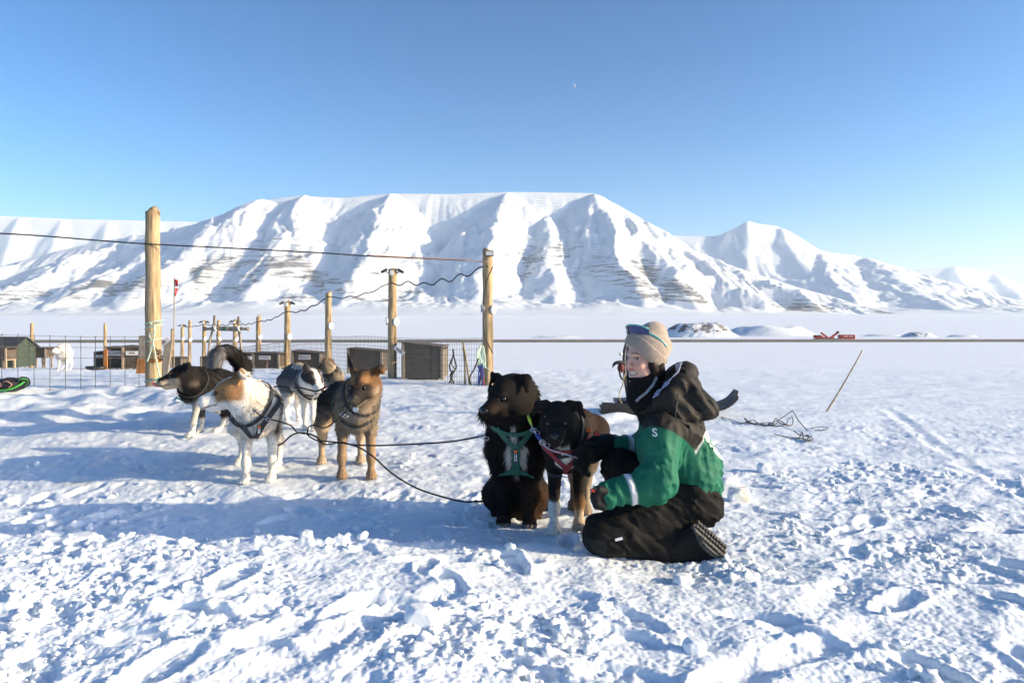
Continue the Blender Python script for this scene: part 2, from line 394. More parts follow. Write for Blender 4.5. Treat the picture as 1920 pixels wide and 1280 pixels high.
def massif(name, crest, depth, foot, spurs, label, mat, seed, n=(600, 340), rock=1.0, minor=1.0, back=.25):
    """crest: photo pixels of the skyline at `depth`; foot: (px, depth of the slope's foot); spurs: (px at the crest, px at the foot, reach 0..1, side slope)"""
    cp = np.array(crest, float); x0, x1 = cp[0, 0], cp[-1, 0]
    U = np.linspace(x0, x1, n[0]); T = np.concatenate([np.linspace(0, 1, n[1]), 1 + np.linspace(.02, back, 14)])
    fd = np.interp(U, [p[0] for p in foot], [p[1] for p in foot])
    H = np.interp(U, cp[:, 0], zpx(cp[:, 1], depth))
    UU, TT = np.meshgrid(U, T, indexing='ij')
    Yd = fd[:, None] + TT * (depth - fd[:, None]); Xw = (UU - 960) / FPX * (depth * .55 + Yd * .45)     # columns nearly parallel
    base = -9.0
    Hc = H[:, None] - base
    # recessed wall: fans low down, steep above
    wob = .05 * fbm2(Xw * .0022, Yd * .0022, 3, seed)
    t = np.clip(TT + wob * (1 - TT) * TT * 3, 0, 2)
    wall = np.interp(t, [0, .10, .22, .38, .55, .72, .90, .985, 1.0, 2], [0, .012, .04, .10, .19, .36, .74, .985, 1.0, 1.0])
    h = wall * Hc
    for (pc, pf, reach, slope, drop) in spurs:
        # ridge line running from the crest out towards the foot
        tt = np.clip((1 - TT) / (reach * .86), 0, 1)
        wig = (16 * noise2(TT * 5, TT * 0 + pc * .1, seed + 3) + 7 * noise2(TT * 14, TT * 0 + pc * .1, seed + 4)) * np.clip((1 - TT) * 3, 0, 1)
        xr = ((pc + (pf - pc) * (1 - TT) + wig) - 960) / FPX * (depth * .55 + Yd * .45)
        Hr = np.interp(pc, cp[:, 0], zpx(cp[:, 1], depth)) - base
        rid = Hr * np.interp(tt, [0, .06, .22, .5, .78, 1.0], [1.0, .975, .80, .48, .20, -.03]) - drop * np.interp(tt, [0, .1, 1], [0, 1, .2])
        dx = np.abs(Xw - xr) * (1 + .22 * fbm2(Xw * .006, Yd * .006, 3, seed + 6)); hs = rid - slope * (np.sqrt(dx * dx + 144) - 12)
        h = np.where(TT <= 1, np.maximum(h, hs), h)
    # minor gullies down the fall line
    gx = Xw + 70 * noise2(Xw * .004, Yd * .003, seed + 9) + 22 * fbm2(Xw * .013, Yd * .010, 2, seed + 10)
    rg = 1 - np.abs(noise2(gx * .0068, Yd * .0012, seed + 11)) * 2
    rg2 = 1 - np.abs(noise2(gx * .021, Yd * .0023, seed + 13)) * 2
    rg3 = 1 - np.abs(noise2(gx * .045, Yd * .005, seed + 17)) * 2
    mask = sstep(.08, .3, TT) * (1 - .8 * sstep(.72, .95, TT)) * (1 - sstep(.95, 1.0, TT))
    h = h + (.25 + .75 * sstep(.16, .42, TT)) * minor * mask * (15 * rg + 8.5 * rg2 + 4.5 * rg3) * (.35 + .65 * np.clip(h / Hc, 0, 1)) * 1.5
    low = sstep(.16, .42, TT)
    h = h + mask * low * 8 * fbm2(Xw * .012, Yd * .012, 4, seed + 15) + mask * 14 * fbm2(Xw * .0035, Yd * .0035, 2, seed + 19)
    h = h + minor * 7 * (1 - np.abs(noise2(gx * .03, Yd * .004, seed + 21)) * 2) * sstep(.74, .86, TT) * (1 - sstep(.93, .985, TT))
    h = h + mask * low * minor * (2.2 * fbm2(Xw * .05, Yd * .05, 3, seed + 23) + 3.5 * np.abs(noise2(Xw * .016, Yd * .03, seed + 25)))
    h = np.minimum(h, Hc + 0.0)
    h = np.where(TT > 1, Hc * (1 - .05 * (TT - 1)), h)
    edge = sstep(0, .06, (UU - x0) / (x1 - x0)) * sstep(0, .06, (x1 - UU) / (x1 - x0))
    Zw = base + h * edge
    fr = np.clip(h / Hc, 0, 1)
    rk = np.exp(-((fr - .24 - .20 * fbm2(Xw * .0016 + 3, Yd * .0016, 2, seed + 35)) / .26) ** 2) * sstep(-.60, .40, fbm2(Xw * .0035 + 9, Yd * .0035, 3, seed + 31)) + .30 * sstep(.78, .93, fr) * (1 - sstep(.94, .99, fr)) * sstep(.0, .5, noise2(Xw * .01, Yd * .01, seed + 33))
    rk = rk * rock * sstep(.03, .10, fr)
    V = np.stack([Xw, Yd, Zw], -1).reshape(-1, 3); ni, nj = UU.shape; ix = np.arange(ni * nj).reshape(ni, nj)
    Fm = np.stack([ix[:-1, :-1], ix[1:, :-1], ix[1:, 1:], ix[:-1, 1:]], -1).reshape(-1, 4)
    me = mesh_np(name, V, Fm, mat, True, np.repeat(rk.reshape(-1, 1), 3, 1))
    return tag(link(name, me), label=label, kind='structure')
massif('mountain', [(-420, 545), (-200, 520), (0, 500), (110, 470), (200, 450), (300, 436), (370, 428), (420, 412), (450, 394), (500, 375), (560, 367), (640, 371), (735, 363), (850, 364), (960, 360), (1110, 362), (1150, 385),
                    (1220, 430), (1290, 470), (1400, 508), (1500, 540), (1620, 572), (1700, 583)], 3000,
       [(-420, 2000), (0, 1950), (560, 1900), (900, 1950), (1250, 2050), (1500, 2300), (1700, 2600)],
       [(60, -160, .9, .40, 30), (240, 40, .95, .40, 30), (395, 190, .95, .42, 10), (500, 300, .95, .38, 0), (578, 520, .92, .50, 0), (738, 690, .95, .56, 4), (848, 800, .55, .62, 55), (958, 868, .92, .60, 4), (1035, 1010, .95, .60, 70), (1075, 1100, .75, .60, 60),
        (1112, 1180, .96, .56, 0), (1150, 1290, .98, .52, 15), (1230, 1430, .95, .48, 20), (1330, 1540, .95, .45, 20)], 'snowy table mountain with fluted spurs across the valley', M_rock, 7)
massif('right_peak', [(1130, 470), (1240, 441), (1285, 443), (1345, 443), (1375, 430), (1402, 414), (1420, 419), (1458, 424), (1495, 445), (1530, 470), (1600, 478), (1660, 497), (1740, 518), (1830, 545), (1920, 566), (2060, 585)], 4300,
       [(1130, 3300), (1400, 3200), (1700, 3000), (2060, 2900)],
       [(1402, 1330, .55, .5, 0), (1460, 1560, .6, .5, 10), (1535, 1520, .95, .35, 0), (1620, 1680, .95, .3, 0), (1285, 1290, .5, .5, 30)], 'white pointed peak right of the table mountain', M_rock2, 40, (260, 170), .6, .7)
massif('left_plateau', [(-500, 400), (-200, 402), (0, 405), (140, 411), (290, 414), (430, 418), (600, 430), (760, 450)], 5600,
       [(-500, 4400), (760, 4400)], [(-120, -190, .6, .5, 0), (40, 10, .6, .5, 0), (120, 70, .6, .5, 10), (205, 180, .6, .5, 10), (300, 270, .5, .5, 10), (380, 350, .5, .5, 10)], 'far flat snowy plateau at the left', M_rock2, 60, (220, 120), .0, .5)
massif('right_hills', [(1560, 560), (1660, 520), (1720, 506), (1790, 499), (1850, 508), (1900, 528), (1960, 548), (2100, 556), (2300, 575)], 9000,
       [(1560, 7200), (2300, 7200)], [(1790, 1760, .7, .3, 0), (1860, 1890, .7, .3, 0)], 'pale far hills at the right', M_rock2, 80, (140, 90), .15, .15)
# ================================================================ BODIES: smooth unions of tapered limbs, meshed as one surface
class Body:
    def __init__(s): s.ops = []
    def cap(s, a, ra, b, rb, k=.03, flat=None):
        """tapered limb a->b; flat=(axis, factor) squeezes it along that axis"""
        s.ops.append(('c', np.array(a, float), ra, np.array(b, float), rb, k, flat)); return s
    def chain(s, pts, rs, k=.03, flat=None):
        for i in range(len(pts) - 1): s.cap(pts[i], rs[i], pts[i + 1], rs[i + 1], k, flat)
        return s
    def ell(s, c, r, rot=None, k=.03, sub=False):
        s.ops.append(('s' if sub else 'e', np.array(c, float), np.array(r, float), None if rot is None else np.array(rot, float), k)); return s
    def bounds(s):
        lo = np.full(3, 1e9); hi = -lo
        for o in s.ops:
            if o[0] == 'c':
                for p, r in ((o[1], o[2]), (o[3], o[4])): lo = np.minimum(lo, p - r); hi = np.maximum(hi, p + r)
            elif o[0] == 'e': lo = np.minimum(lo, o[1] - o[2].max()); hi = np.maximum(hi, o[1] + o[2].max())
        return lo, hi
    def mesh(s, vox, fine=None, post=None, pad=.02):
        """fine=(lo,hi,vox2): a finer grid inside that box"""
        lo, hi = s.bounds(); lo = lo - pad; hi = hi + pad; ax = []
        for i in range(3):
            a = np.arange(lo[i], hi[i] + vox, vox)
            if fine:
                a = np.unique(np.concatenate([a[(a < fine[0][i]) | (a > fine[1][i])], np.arange(fine[0][i], fine[1][i], fine[2])]))
                a = a[np.concatenate([[True], np.diff(a) > fine[2] * .4])]
            ax.append(a.astype(np.float32))
        D = np.full([len(a) for a in ax], .08, np.float32)
        for o in s.ops:
            k = o[5] if o[0] == 'c' else o[4]; m = k + .02
            if o[0] == 'c': l = np.minimum(o[1] - o[2], o[3] - o[4]) - m; h = np.maximum(o[1] + o[2], o[3] + o[4]) + m
            else: l = o[1] - o[2].max() - m; h = o[1] + o[2].max() + m
            sl = tuple(slice(max(0, np.searchsorted(ax[i], l[i]) - 1), np.searchsorted(ax[i], h[i]) + 1) for i in range(3))
            gx = ax[0][sl[0]][:, None, None]; gy = ax[1][sl[1]][None, :, None]; gz = ax[2][sl[2]][None, None, :]
            if gx.size == 0 or gy.size == 0 or gz.size == 0: continue
            if o[0] == 'c':
                a, b = o[1].astype(np.float32), o[3].astype(np.float32); ba = b - a; L2 = max(float(ba @ ba), 1e-9)
                px, py, pz = gx - a[0], gy - a[1], gz - a[2]
                t = np.clip((px * ba[0] + py * ba[1] + pz * ba[2]) / L2, 0, 1)
                qx, qy, qz = px - t * ba[0], py - t * ba[1], pz - t * ba[2]
                r = o[2] + (o[4] - o[2]) * t
                d2 = qx * qx + qy * qy + qz * qz
                if o[6] is not None:
                    n = np.array(o[6][0], np.float32); n /= np.linalg.norm(n); c = qx * n[0] + qy * n[1] + qz * n[2]
                    d2 = d2 + c * c * (o[6][1] ** 2 - 1)
                d = np.sqrt(d2) - r
                if o[6] is not None: d = d / (1 + .5 * (o[6][1] - 1))
            else:
                px, py, pz = gx - o[1][0], gy - o[1][1], gz - o[1][2]
                if o[3] is not None:
                    M = o[3]; px, py, pz = (px * M[0][0] + py * M[1][0] + pz * M[2][0], px * M[0][1] + py * M[1][1] + pz * M[2][1], px * M[0][2] + py * M[1][2] + pz * M[2][2])
                r = o[2]; k0 = np.sqrt((px / r[0]) ** 2 + (py / r[1]) ** 2 + (pz / r[2]) ** 2); k1 = np.sqrt((px / r[0] ** 2) ** 2 + (py / r[1] ** 2) ** 2 + (pz / r[2] ** 2) ** 2)
                d = k0 * (k0 - 1) / np.maximum(k1, 1e-6)
            E = D[sl]
            if o[0] == 's':
                hh = np.clip(.5 - .5 * (E + d) / k, 0, 1); D[sl] = E + (-d - E) * hh + k * hh * (1 - hh)
            else:
                hh = np.clip(.5 + .5 * (E - d) / k, 0, 1); D[sl] = E + (d - E) * hh - k * hh * (1 - hh)
        if post is not None:
            near = np.abs(D) < .03; ii = np.nonzero(near)
            Pn = np.stack([ax[0][ii[0]], ax[1][ii[1]], ax[2][ii[2]]], -1).astype(np.float64)
            D[ii] = post(Pn, D[ii])
        return surface_nets(D, ax)
def surface_nets(D, ax):
    ins = D < 0; nx, ny, nz = D.shape
    c = ins[:-1, :-1, :-1].astype(np.int8)
    for (a, b, e) in ((1, 0, 0), (0, 1, 0), (1, 1, 0), (0, 0, 1), (1, 0, 1), (0, 1, 1), (1, 1, 1)):
        c = c + ins[a:nx - 1 + a, b:ny - 1 + b, e:nz - 1 + e]
    act = (c > 0) & (c < 8); I, J, K = np.nonzero(act); n = len(I)
    vid = np.full(act.shape, -1, np.int32); vid[I, J, K] = np.arange(n)
    cr = [(0, 0, 0), (1, 0, 0), (0, 1, 0), (1, 1, 0), (0, 0, 1), (1, 0, 1), (0, 1, 1), (1, 1, 1)]
    val = np.stack([D[I + a, J + b, K + e] for a, b, e in cr], 1)
    pos = np.stack([np.stack([ax[0][I + a], ax[1][J + b], ax[2][K + e]], 1) for a, b, e in cr], 1)
    S = np.zeros((n, 3)); W = np.zeros(n)
    for a, b in ((0, 1), (2, 3), (4, 5), (6, 7), (0, 2), (1, 3), (4, 6), (5, 7), (0, 4), (1, 5), (2, 6), (3, 7)):
        x = (val[:, a] < 0) != (val[:, b] < 0)
        t = val[x, a] / (val[x, a] - val[x, b]); S[x] += pos[x, a] + (pos[x, b] - pos[x, a]) * t[:, None]; W[x] += 1
    V = S / W[:, None]; Q = []
    for axis in range(3):
        A = ins.take(range(0, D.shape[axis] - 1), axis); B = ins.take(range(1, D.shape[axis]), axis)
        e = np.nonzero(A != B); i, j, k = e
        o1, o2 = [(1, 2), (2, 0), (0, 1)][axis]
        ok = np.ones(len(i), bool); cc = [i, j, k]
        for o in (o1, o2): ok &= (cc[o] > 0) & (cc[o] < act.shape[o])
        cc = [q[ok] for q in cc]; flip = ~A[e][ok]
        def cell(d1, d2):
            q = [x.copy() for x in cc]; q[o1] -= d1; q[o2] -= d2; return vid[q[0], q[1], q[2]]
        q = np.stack([cell(1, 1), cell(0, 1), cell(0, 0), cell(1, 0)], 1)
        q[flip] = q[flip][:, ::-1]; Q.append(q)
    F = np.concatenate(Q); F = F[(F >= 0).all(1)]
    for _ in range(2):      # one light relaxation
        S = np.zeros_like(V); W = np.zeros(len(V))
        for a, b in ((0, 1), (1, 2), (2, 3), (3, 0)):
            np.add.at(S, F[:, a], V[F[:, b]]); np.add.at(W, F[:, a], 1)
        V = V * .6 + .4 * S / np.maximum(W, 1)[:, None]
    return V, F
def vnormals(V, F):
    n = np.cross(V[F[:, 2]] - V[F[:, 0]], V[F[:, 3]] - V[F[:, 1]]); N = np.zeros_like(V)
    for k in range(4): np.add.at(N, F[:, k], n)
    return N / np.maximum(np.linalg.norm(N, axis=1, keepdims=True), 1e-9)
def bvh_of(V, F): return BVHTree.FromPolygons([tuple(p) for p in V], [tuple(int(i) for i in q) for q in F])
def frame(f, up=(0, 0, 1)):
    """columns forward, left, up"""
    f = np.array(f, float); f /= np.linalg.norm(f); l = np.cross(np.array(up, float), f); l /= np.linalg.norm(l); u = np.cross(f, l)
    return np.stack([f, l, u], 1)
def fur_mesh(name, V, F, N, C, count, length, flow, mat, seed=1, width=.0022, lift=.55, clump=.3):
    """strands as slim blades rooted on the skin; length: per-vertex metres; flow: per-vertex lie direction"""
    g = np.random.default_rng(seed)
    T = np.concatenate([F[:, [0, 1, 2]], F[:, [0, 2, 3]]]); ar = np.linalg.norm(np.cross(V[T[:, 1]] - V[T[:, 0]], V[T[:, 2]] - V[T[:, 0]]), axis=1)
    L_ = length[T].mean(1); w = ar * (L_ > .004) * (.4 + L_ / .03); w /= w.sum()
    t = T[g.choice(len(T), count, p=w)]; b = g.random((count, 2)); fl = b.sum(1) > 1; b[fl] = 1 - b[fl]; b = np.concatenate([1 - b.sum(1, keepdims=True), b], 1)
    mixf = lambda A: (A[t] * b[..., None]).sum(1)
    p = mixf(V); n = mixf(N); n /= np.linalg.norm(n, axis=1, keepdims=True); c = mixf(C); fw = mixf(flow); L = (length[t] * b).sum(1) * g.uniform(.6, 1.25, count)
    fw = fw - n * (fw * n).sum(1, keepdims=True); fw /= np.maximum(np.linalg.norm(fw, axis=1, keepdims=True), 1e-6)
    cl = np.stack([noise3(p, 28, 3), noise3(p, 28, 13), noise3(p, 28, 23)], 1) * clump
    d = n * lift + fw + cl + g.normal(0, .16, (count, 3)); d /= np.linalg.norm(d, axis=1, keepdims=True)
    side = np.cross(d, n + g.normal(0, .5, (count, 3))); side /= np.maximum(np.linalg.norm(side, axis=1, keepdims=True), 1e-6)
    r = p - n * .004; mid = r + d * (L * .55)[:, None]; tip = r + (d + fw * .25 + np.array([0, 0, -.12])) * L[:, None]
    W = (width * g.uniform(.7, 1.3, count))[:, None]
    Vv = np.stack([r - side * W, r + side * W, mid + side * W * .8, mid - side * W * .8, tip], 1).reshape(-1, 3)
    o = np.arange(count)[:, None] * 5
    Ft = np.concatenate([o + np.array([0, 1, 2]), o + np.array([0, 2, 3]), o + np.array([3, 2, 4])])
    cv = c * g.uniform(.72, 1.18, (count, 1)); Cv = np.repeat(np.clip(cv, 0, 1)[:, None], 5, 1).reshape(-1, 3)
    me = mesh_np(name, Vv, Ft, mat, True, Cv)
    Nn = np.repeat((n + .35 * d)[:, None], 5, 1).reshape(-1, 3); Nn /= np.linalg.norm(Nn, axis=1, keepdims=True)
    me.normals_split_custom_set_from_vertices(Nn.astype(np.float32).tolist() if len(Nn) < 1 else [tuple(q) for q in Nn])
    return me
def ribbon(bvh, pts, width, off, n=8, closed=False, thick=.003, toward=None):
    """strap lying on a surface through the control points"""
    ps = spline([Vector(p) for p in pts], n); mb = MB(); sec = []
    for i, p in enumerate(ps):
        h = bvh.find_nearest(p); q, nn = h[0], h[1]
        sec.append((q + nn * off, nn))
    m = len(sec); ctr = [sec[i][0] for i in range(m)]
    for _ in range(2): ctr = [ctr[0]] + [(ctr[i - 1] + ctr[i] * 2 + ctr[i + 1]) / 4 for i in range(1, m - 1)] + [ctr[-1]]
    V = []; Fq = []
    for i in range(m):
        t = (ctr[min(i + 1, m - 1)] - ctr[max(i - 1, 0)]).normalized(); nn = sec[i][1]; s_ = t.cross(nn).normalized()
        w = width[min(i * len(width) // m, len(width) - 1)] if hasattr(width, '__len__') else width
        for a, b in ((-.5, 0), (.5, 0), (.5, 1), (-.5, 1)): V.append(ctr[i] + s_ * (w * a) + nn * (thick * b))
    for i in range(m - 1):
        for k in range(4): Fq.append((i * 4 + k, i * 4 + (k + 1) % 4, i * 4 + 4 + (k + 1) % 4, i * 4 + 4 + k))
    Fq += [(3, 2, 1, 0), tuple((m - 1) * 4 + k for k in range(4))]
    mb.add(V, Fq); return mb
def decal_text(body, size, at, right, up, bvh, cast, off, mat, name, parent, extrude=0, align='CENTER'):
    """flat lettering laid on a surface: right/up span its plane, `cast` is the direction it is pressed along"""
    cu = bpy.data.curves.new(name, 'FONT'); cu.body = body; cu.size = size; cu.align_x = align; cu.align_y = 'CENTER'; cu.resolution_u = 3; cu.offset = size * .012
    ob = bpy.data.objects.new(name, cu); me = bpy.data.meshes.new_from_object(ob); bpy.data.objects.remove(ob); bpy.data.curves.remove(cu)
    right = Vector(right).normalized(); up = Vector(up).normalized(); cast = Vector(cast).normalized(); at = Vector(at)
    for v in me.vertices:
        p = at + right * v.co.x + up * v.co.y
        if bvh is not None:
            h = bvh.ray_cast(p - cast * .3, cast)
            if h[0] is not None: p = h[0] - cast * off
        v.co = p
    me.materials.append(mat); return link(name, me, parent)
# ================================================================ DOGS
M_fur = material('fur_skin', attr=True, rough=.8, spec=.08, noise=(60, .25), bump=(140, .5, .006))
M_hair = material('fur_hair', attr=True, rough=.65, spec=.10)
M_nose = material('wet_nose', (.012, .011, .011), rough=.3, spec=.6, bump=(300, .3, .002))
M_eye = material('dog_eye', (.012, .007, .004), rough=.08, spec=.8)
M_tongue = material('tongue', (.55, .16, .17), rough=.35)
M_strap_k = material('black_webbing', (.02, .02, .022), rough=.7, bump=(400, .3, .002))
M_strap_g = material('green_webbing', (.022, .115, .075), rough=.65, bump=(400, .3, .002))
M_strap_r = material('red_webbing', (.24, .025, .03), rough=.65, bump=(400, .3, .002))
M_metal = material('steel_ring', (.6, .6, .62), rough=.3, metal=1)
M_white_paint = material('white_plastic', (.78, .78, .76), rough=.45, noise=(9, .08))
M_orange = material('orange_print', (.85, .16, .03), rough=.5)
M_print = material('white_print', (.8, .8, .8), rough=.5)
BLK = np.array([.016, .014, .013]); WHT = np.array([.78, .73, .65]); TAN = np.array([.34, .185, .085]); GRY = np.array([.16, .155, .16]); BRN = np.array([.075, .038, .020]); CRM = np.array([.58, .46, .33])
def mixc(a, b, t):
    t = np.asarray(t)[..., None]; return a * (1 - t) + b * t
def paw(B, p, fw, s, k=.012):
    """paw with four toes; p on the ground"""
    f = np.array(fw) / np.linalg.norm(fw); l = np.cross([0, 0, 1], f); p = np.array(p)
    B.ell(p + f * .012 * s + [0, 0, .030 * s], (.045 * s, .036 * s, .028 * s), np.stack([f, l, [0, 0, 1.]], 1), .018)
    for j, (a, b) in enumerate(((.043, -.027), (.055, -.009), (.055, .009), (.043, .027))):
        B.ell(p + f * a * s + l * b * s + [0, 0, .018 * s], (.021 * s, .0115 * s, .018 * s), np.stack([f, l, [0, 0, 1.]], 1), .005)
def make_dog(sp):
    """sp: dict with world joints; the dog is meshed in world metres round its base"""
    s = sp.get('s', 1.0); hs = sp.get('hs', 1.2)
    fp = [np.array(G(*p)) for p in sp['fore']]; hp = [np.array(G(*p)) for p in sp['hind']]      # left, right paw (dog's own)
    Fc = (fp[0] + fp[1]) / 2; Bc = (hp[0] + hp[1]) / 2
    fw = np.array(sp.get('fwd', (Fc - Bc)), float); fw[2] = 0; fw /= np.linalg.norm(fw); lf = np.cross([0, 0, 1], fw); UP = np.array([0, 0, 1.])
    org = np.array([(Fc[0] + Bc[0]) / 2, (Fc[1] + Bc[1]) / 2, (Fc[2] + Bc[2]) / 2])
    at = lambda base, x, y, z: base + fw * x * s + lf * y * s + UP * z * s
    B = Body(); rot = np.stack([fw, lf, UP], 1); fat = sp.get('fat', 1.0)
    sit = sp.get('sit', False)
    if not sit:
        ch = at(Fc, -.03, 0, .47); pel = at(Bc, .05, 0, .50); mid = ch * .45 + pel * .55 - UP * .015 * s
        B.ell(ch, (.17 * s, .122 * s * fat, .158 * s), rot, .05)
        B.ell(at(Fc, .05, 0, .42), (.10 * s, .088 * s * fat, .115 * s), rot, .05)
        B.cap(ch + UP * .01, .135 * s * fat, mid, .122 * s * fat, .06); B.cap(mid, .122 * s * fat, pel, .108 * s * fat, .06)
        B.cap(pel, .108 * s * fat, at(Bc, -.06, 0, .49), .085 * s, .05)
        wither = at(Fc, .0, 0, .54)
        for sd_, p in ((1, fp[0]), (-1, fp[1])):
            q = p + UP * .0; sh = at(Fc, .04, sd_ * .085 * fat, .44); el = sh * .25 + at(q, -.065, 0, .30) * .75; wr = at(q, -.012, 0, .13)
            B.chain([sh, el, wr, at(q, -.008, 0, .055)], [.070 * s, .041 * s, .0255 * s, .023 * s], .03); paw(B, at(q, 0, 0, 0), fw, s * 1.0)
            B.ell(at(q, -.012, 0, .135), (.026 * s, .027 * s, .036 * s), None, .02)
        for sd_, p in ((1, hp[0]), (-1, hp[1])):
            hip = at(Bc, -.02, sd_ * .075, .45); kn = at(p, .10, 0, .29) * .85 + at(Bc, .10, sd_ * .085, .29) * .15; hk = at(p, -.075, 0, .165); pa = at(p, -.03, 0, .05)
            B.chain([hip, kn, hk, pa], [.095 * s, .052 * s, .025 * s, .023 * s], .03)
            B.cap(hip, .07 * s, hk, .022 * s, .04); paw(B, at(p, 0, 0, 0), fw, s)
    else:
        ch = at(Fc, -.06, 0, .44); pel = at(Bc, 0, 0, .15)
        B.ell(ch, (.135 * s, .135 * s * fat, .19 * s), rot, .06)
        B.ell(at(Fc, -.02, 0, .39), (.11 * s, .112 * s * fat, .135 * s), rot, .06)
        B.cap(ch, .125 * s * fat, pel, .135 * s * fat, .08); B.ell(at(Bc, 0, 0, .13), (.14 * s, .155 * s, .13 * s), rot, .06)
        wither = at(Fc, -.06, 0, .56)
        for sd_, p in ((1, fp[0]), (-1, fp[1])):
            sh = at(Fc, .01, sd_ * .09, .40); el = sh * .3 + at(p, -.03, 0, .29) * .7; wr = at(p, -.012, 0, .13)
            B.chain([sh, el, wr, at(p, -.006, 0, .055)], [.078 * s, .055 * s, .036 * s, .031 * s], .035); paw(B, at(p, 0, 0, 0), fw, s * 1.12)
        for sd_, p in ((1, hp[0]), (-1, hp[1])):
            hip = at(Bc, .02, sd_ * .085, .13); kn = at(Bc, .12, sd_ * .112, .16)
            B.cap(hip, .10 * s, kn, .07 * s, .05); B.cap(kn, .07 * s, at(p, -.10, 0, .05), .04 * s, .04); B.cap(at(p, -.10, 0, .045), .034 * s, at(p, 0, 0, .03), .03 * s, .03)
            paw(B, at(p, 0, 0, 0), fw, s)
    # head
    H = np.array(sp['head'], float); hd = frame(sp['hdir'], sp.get('hup', (0, 0, 1))); hl = lambda x, y, z: H + hd @ (np.array([x, y, z]) * hs)
    nk = sp.get('neck', 1.0); mz = sp.get('mz', 1.0); mw = sp.get('mw', 1.08)
    B.cap(wither * .6 + ch * .4, .122 * s * nk, hl(-.055, 0, -.03), .078 * hs * nk, .06)
    B.cap(at(Fc, .05, 0, .44) if not sit else at(Fc, 0, 0, .45), .09 * s * nk, hl(-.02, 0, -.055), .062 * hs * nk, .06)
    B.ell(hl(-.01, 0, .004), (.085 * hs, .071 * hs, .068 * hs), hd, .03)
    B.ell(hl(.042, 0, .006), (.048 * hs, .050 * hs, .046 * hs), hd, .025)
    B.cap(hl(.06, 0, -.022), .046 * hs * mw, hl(.06 + .09 * mz, 0, -.030), .033 * hs * mw, .02)
    B.ell(hl(.06 + .092 * mz, 0, -.028), (.028 * hs, .034 * hs * mw, .028 * hs), hd, .015)
    jo = sp.get('jaw', 0)
    B.cap(hl(.03, 0, -.055), .038 * hs, hl(.06 + .067 * mz - .02 * jo, 0, -.062 - .045 * jo), .024 * hs * mw, .012)
    for y in (-1, 1):
        B.ell(hl(.008, y * .047, -.028), (.055 * hs, .036 * hs, .048 * hs), hd, .03)
        B.ell(hl(.068, y * .027, .022), (.022 * hs, .016 * hs, .012 * hs), hd, .012)
        B.ell(hl(.083, y * .036, .004), (.016 * hs, .012 * hs, .010 * hs), hd, .008, True)
    if jo: B.ell(hl(.125, 0, -.058 - .012 * jo), (.055 * hs, .022 * hs, .012 * hs * (1 + jo)), hd, .006, True)
    for y, ear in zip((1, -1), sp['ears']):
        b0, tips = hl(-.025, y * .052, .048), [hl(*t) for t in ear]
        pts = [b0] + tips; rr = np.linspace(.034, .010, len(pts)) * hs
        ax_ = np.cross(pts[-1] - pts[0], hd[:, 1] * y * .6 + np.cross(pts[-1] - pts[0], hd[:, 0]) * 0); nrm = hd @ np.array(sp.get('earn', (.8, y * .6, 0.1)), float)
        for i in range(len(pts) - 1): B.cap(pts[i], rr[i], pts[i + 1], rr[i + 1], .012, (nrm, 3.0))
    if sp.get('tail'):
        tp = [np.array(q) for q in spline(sp['tail'], 4)]; tr_ = np.interp(np.linspace(0, 1, len(tp)), np.linspace(0, 1, len(sp['tailr'])), sp['tailr'])
        B.chain(tp, list(tr_), .03)
    vox = sp.get('vox', .0095)
    V, F = B.mesh(vox, fine=(H - .14 * hs, H + .2 * hs, vox * .68) if sp.get('finehead', True) else None)
    N = vnormals(V, F)
    # coordinates for the coat
    loc = (V - Fc) @ rot / s; hlc = (V - H) @ hd / hs
    q = dict(x=loc[:, 0], y=loc[:, 1], z=loc[:, 2], hx=hlc[:, 0], hy=hlc[:, 1], hz=hlc[:, 2], N=N, V=V,
             head=1 - sstep(.105, .14, np.linalg.norm((hlc - [.03, 0, 0]) * np.stack([np.full(len(V), .85), np.where(hlc[:, 2] > .01, .75, 1), np.where(hlc[:, 2] > .03, .55, .9)], 1), axis=1)), n=noise3(V, 9, 3), nf=noise3(V, 30, 5), bl=(Bc - Fc) @ fw / s)
    if sp.get('tail'):
        tpa = np.array([tuple(p) for p in spline(sp['tail'], 4)]); dt = np.linalg.norm(V[:, None] - tpa[None, 2:], axis=2); q['taild'] = dt.min(1); q['tailt'] = dt.argmin(1) / max(1, len(tpa) - 3)
        q['tailm'] = (q['taild'] < max(sp['tailr']) * 1.15) & (np.array(loc[:, 2]) > sp.get('tailz', .45))
    else: q['tailm'] = np.zeros(len(V), bool); q['tailt'] = np.zeros(len(V))
    C = sp['coat'](q)
    lip = (q['hx'] > .085) & (np.abs(q['hz'] + .053 + .1 * np.clip(q['hx'] - .12, 0, 1)) < .004) & (q['hx'] < .2) & (q['head'] > .3); C[lip] = C[lip] * .25
    root = empty(sp['name'], tuple(org)); tag(root, sp['label'], 'dog', 'sled dogs in the yard')
    O = org
    body = link('body', mesh_np('body', V - O, F, M_fur, True, C), root)
    # coat: longer on ruff, tail and breeches
    ln = np.full(len(V), sp.get('fur', .022)) * s
    ln *= np.where(q['z'] < .28, .32, 1) * (1 - .72 * q['head']) if not sit else np.where(q['z'] < .27, .5, 1) * (1 - .72 * q['head'])
    ruff = np.exp(-(np.linalg.norm((V - (H * .55 + (wither * .6 + ch * .4) * .45)), axis=1) / (.15 * s)) ** 2); ln = ln * (1 + sp.get('ruff', .9) * ruff * (1 - q['head']))
    ln = np.where(q['tailm'], sp.get('tailfur', .05), ln)
    ln = np.where(q['z'] < .06, .006, ln)
    flow = -fw[None] * .8 + np.array([0, 0, -.75])[None] + np.zeros_like(V)
    hm = q['head'][:, None]; flow = flow * (1 - hm) - hd[:, 0][None] * hm
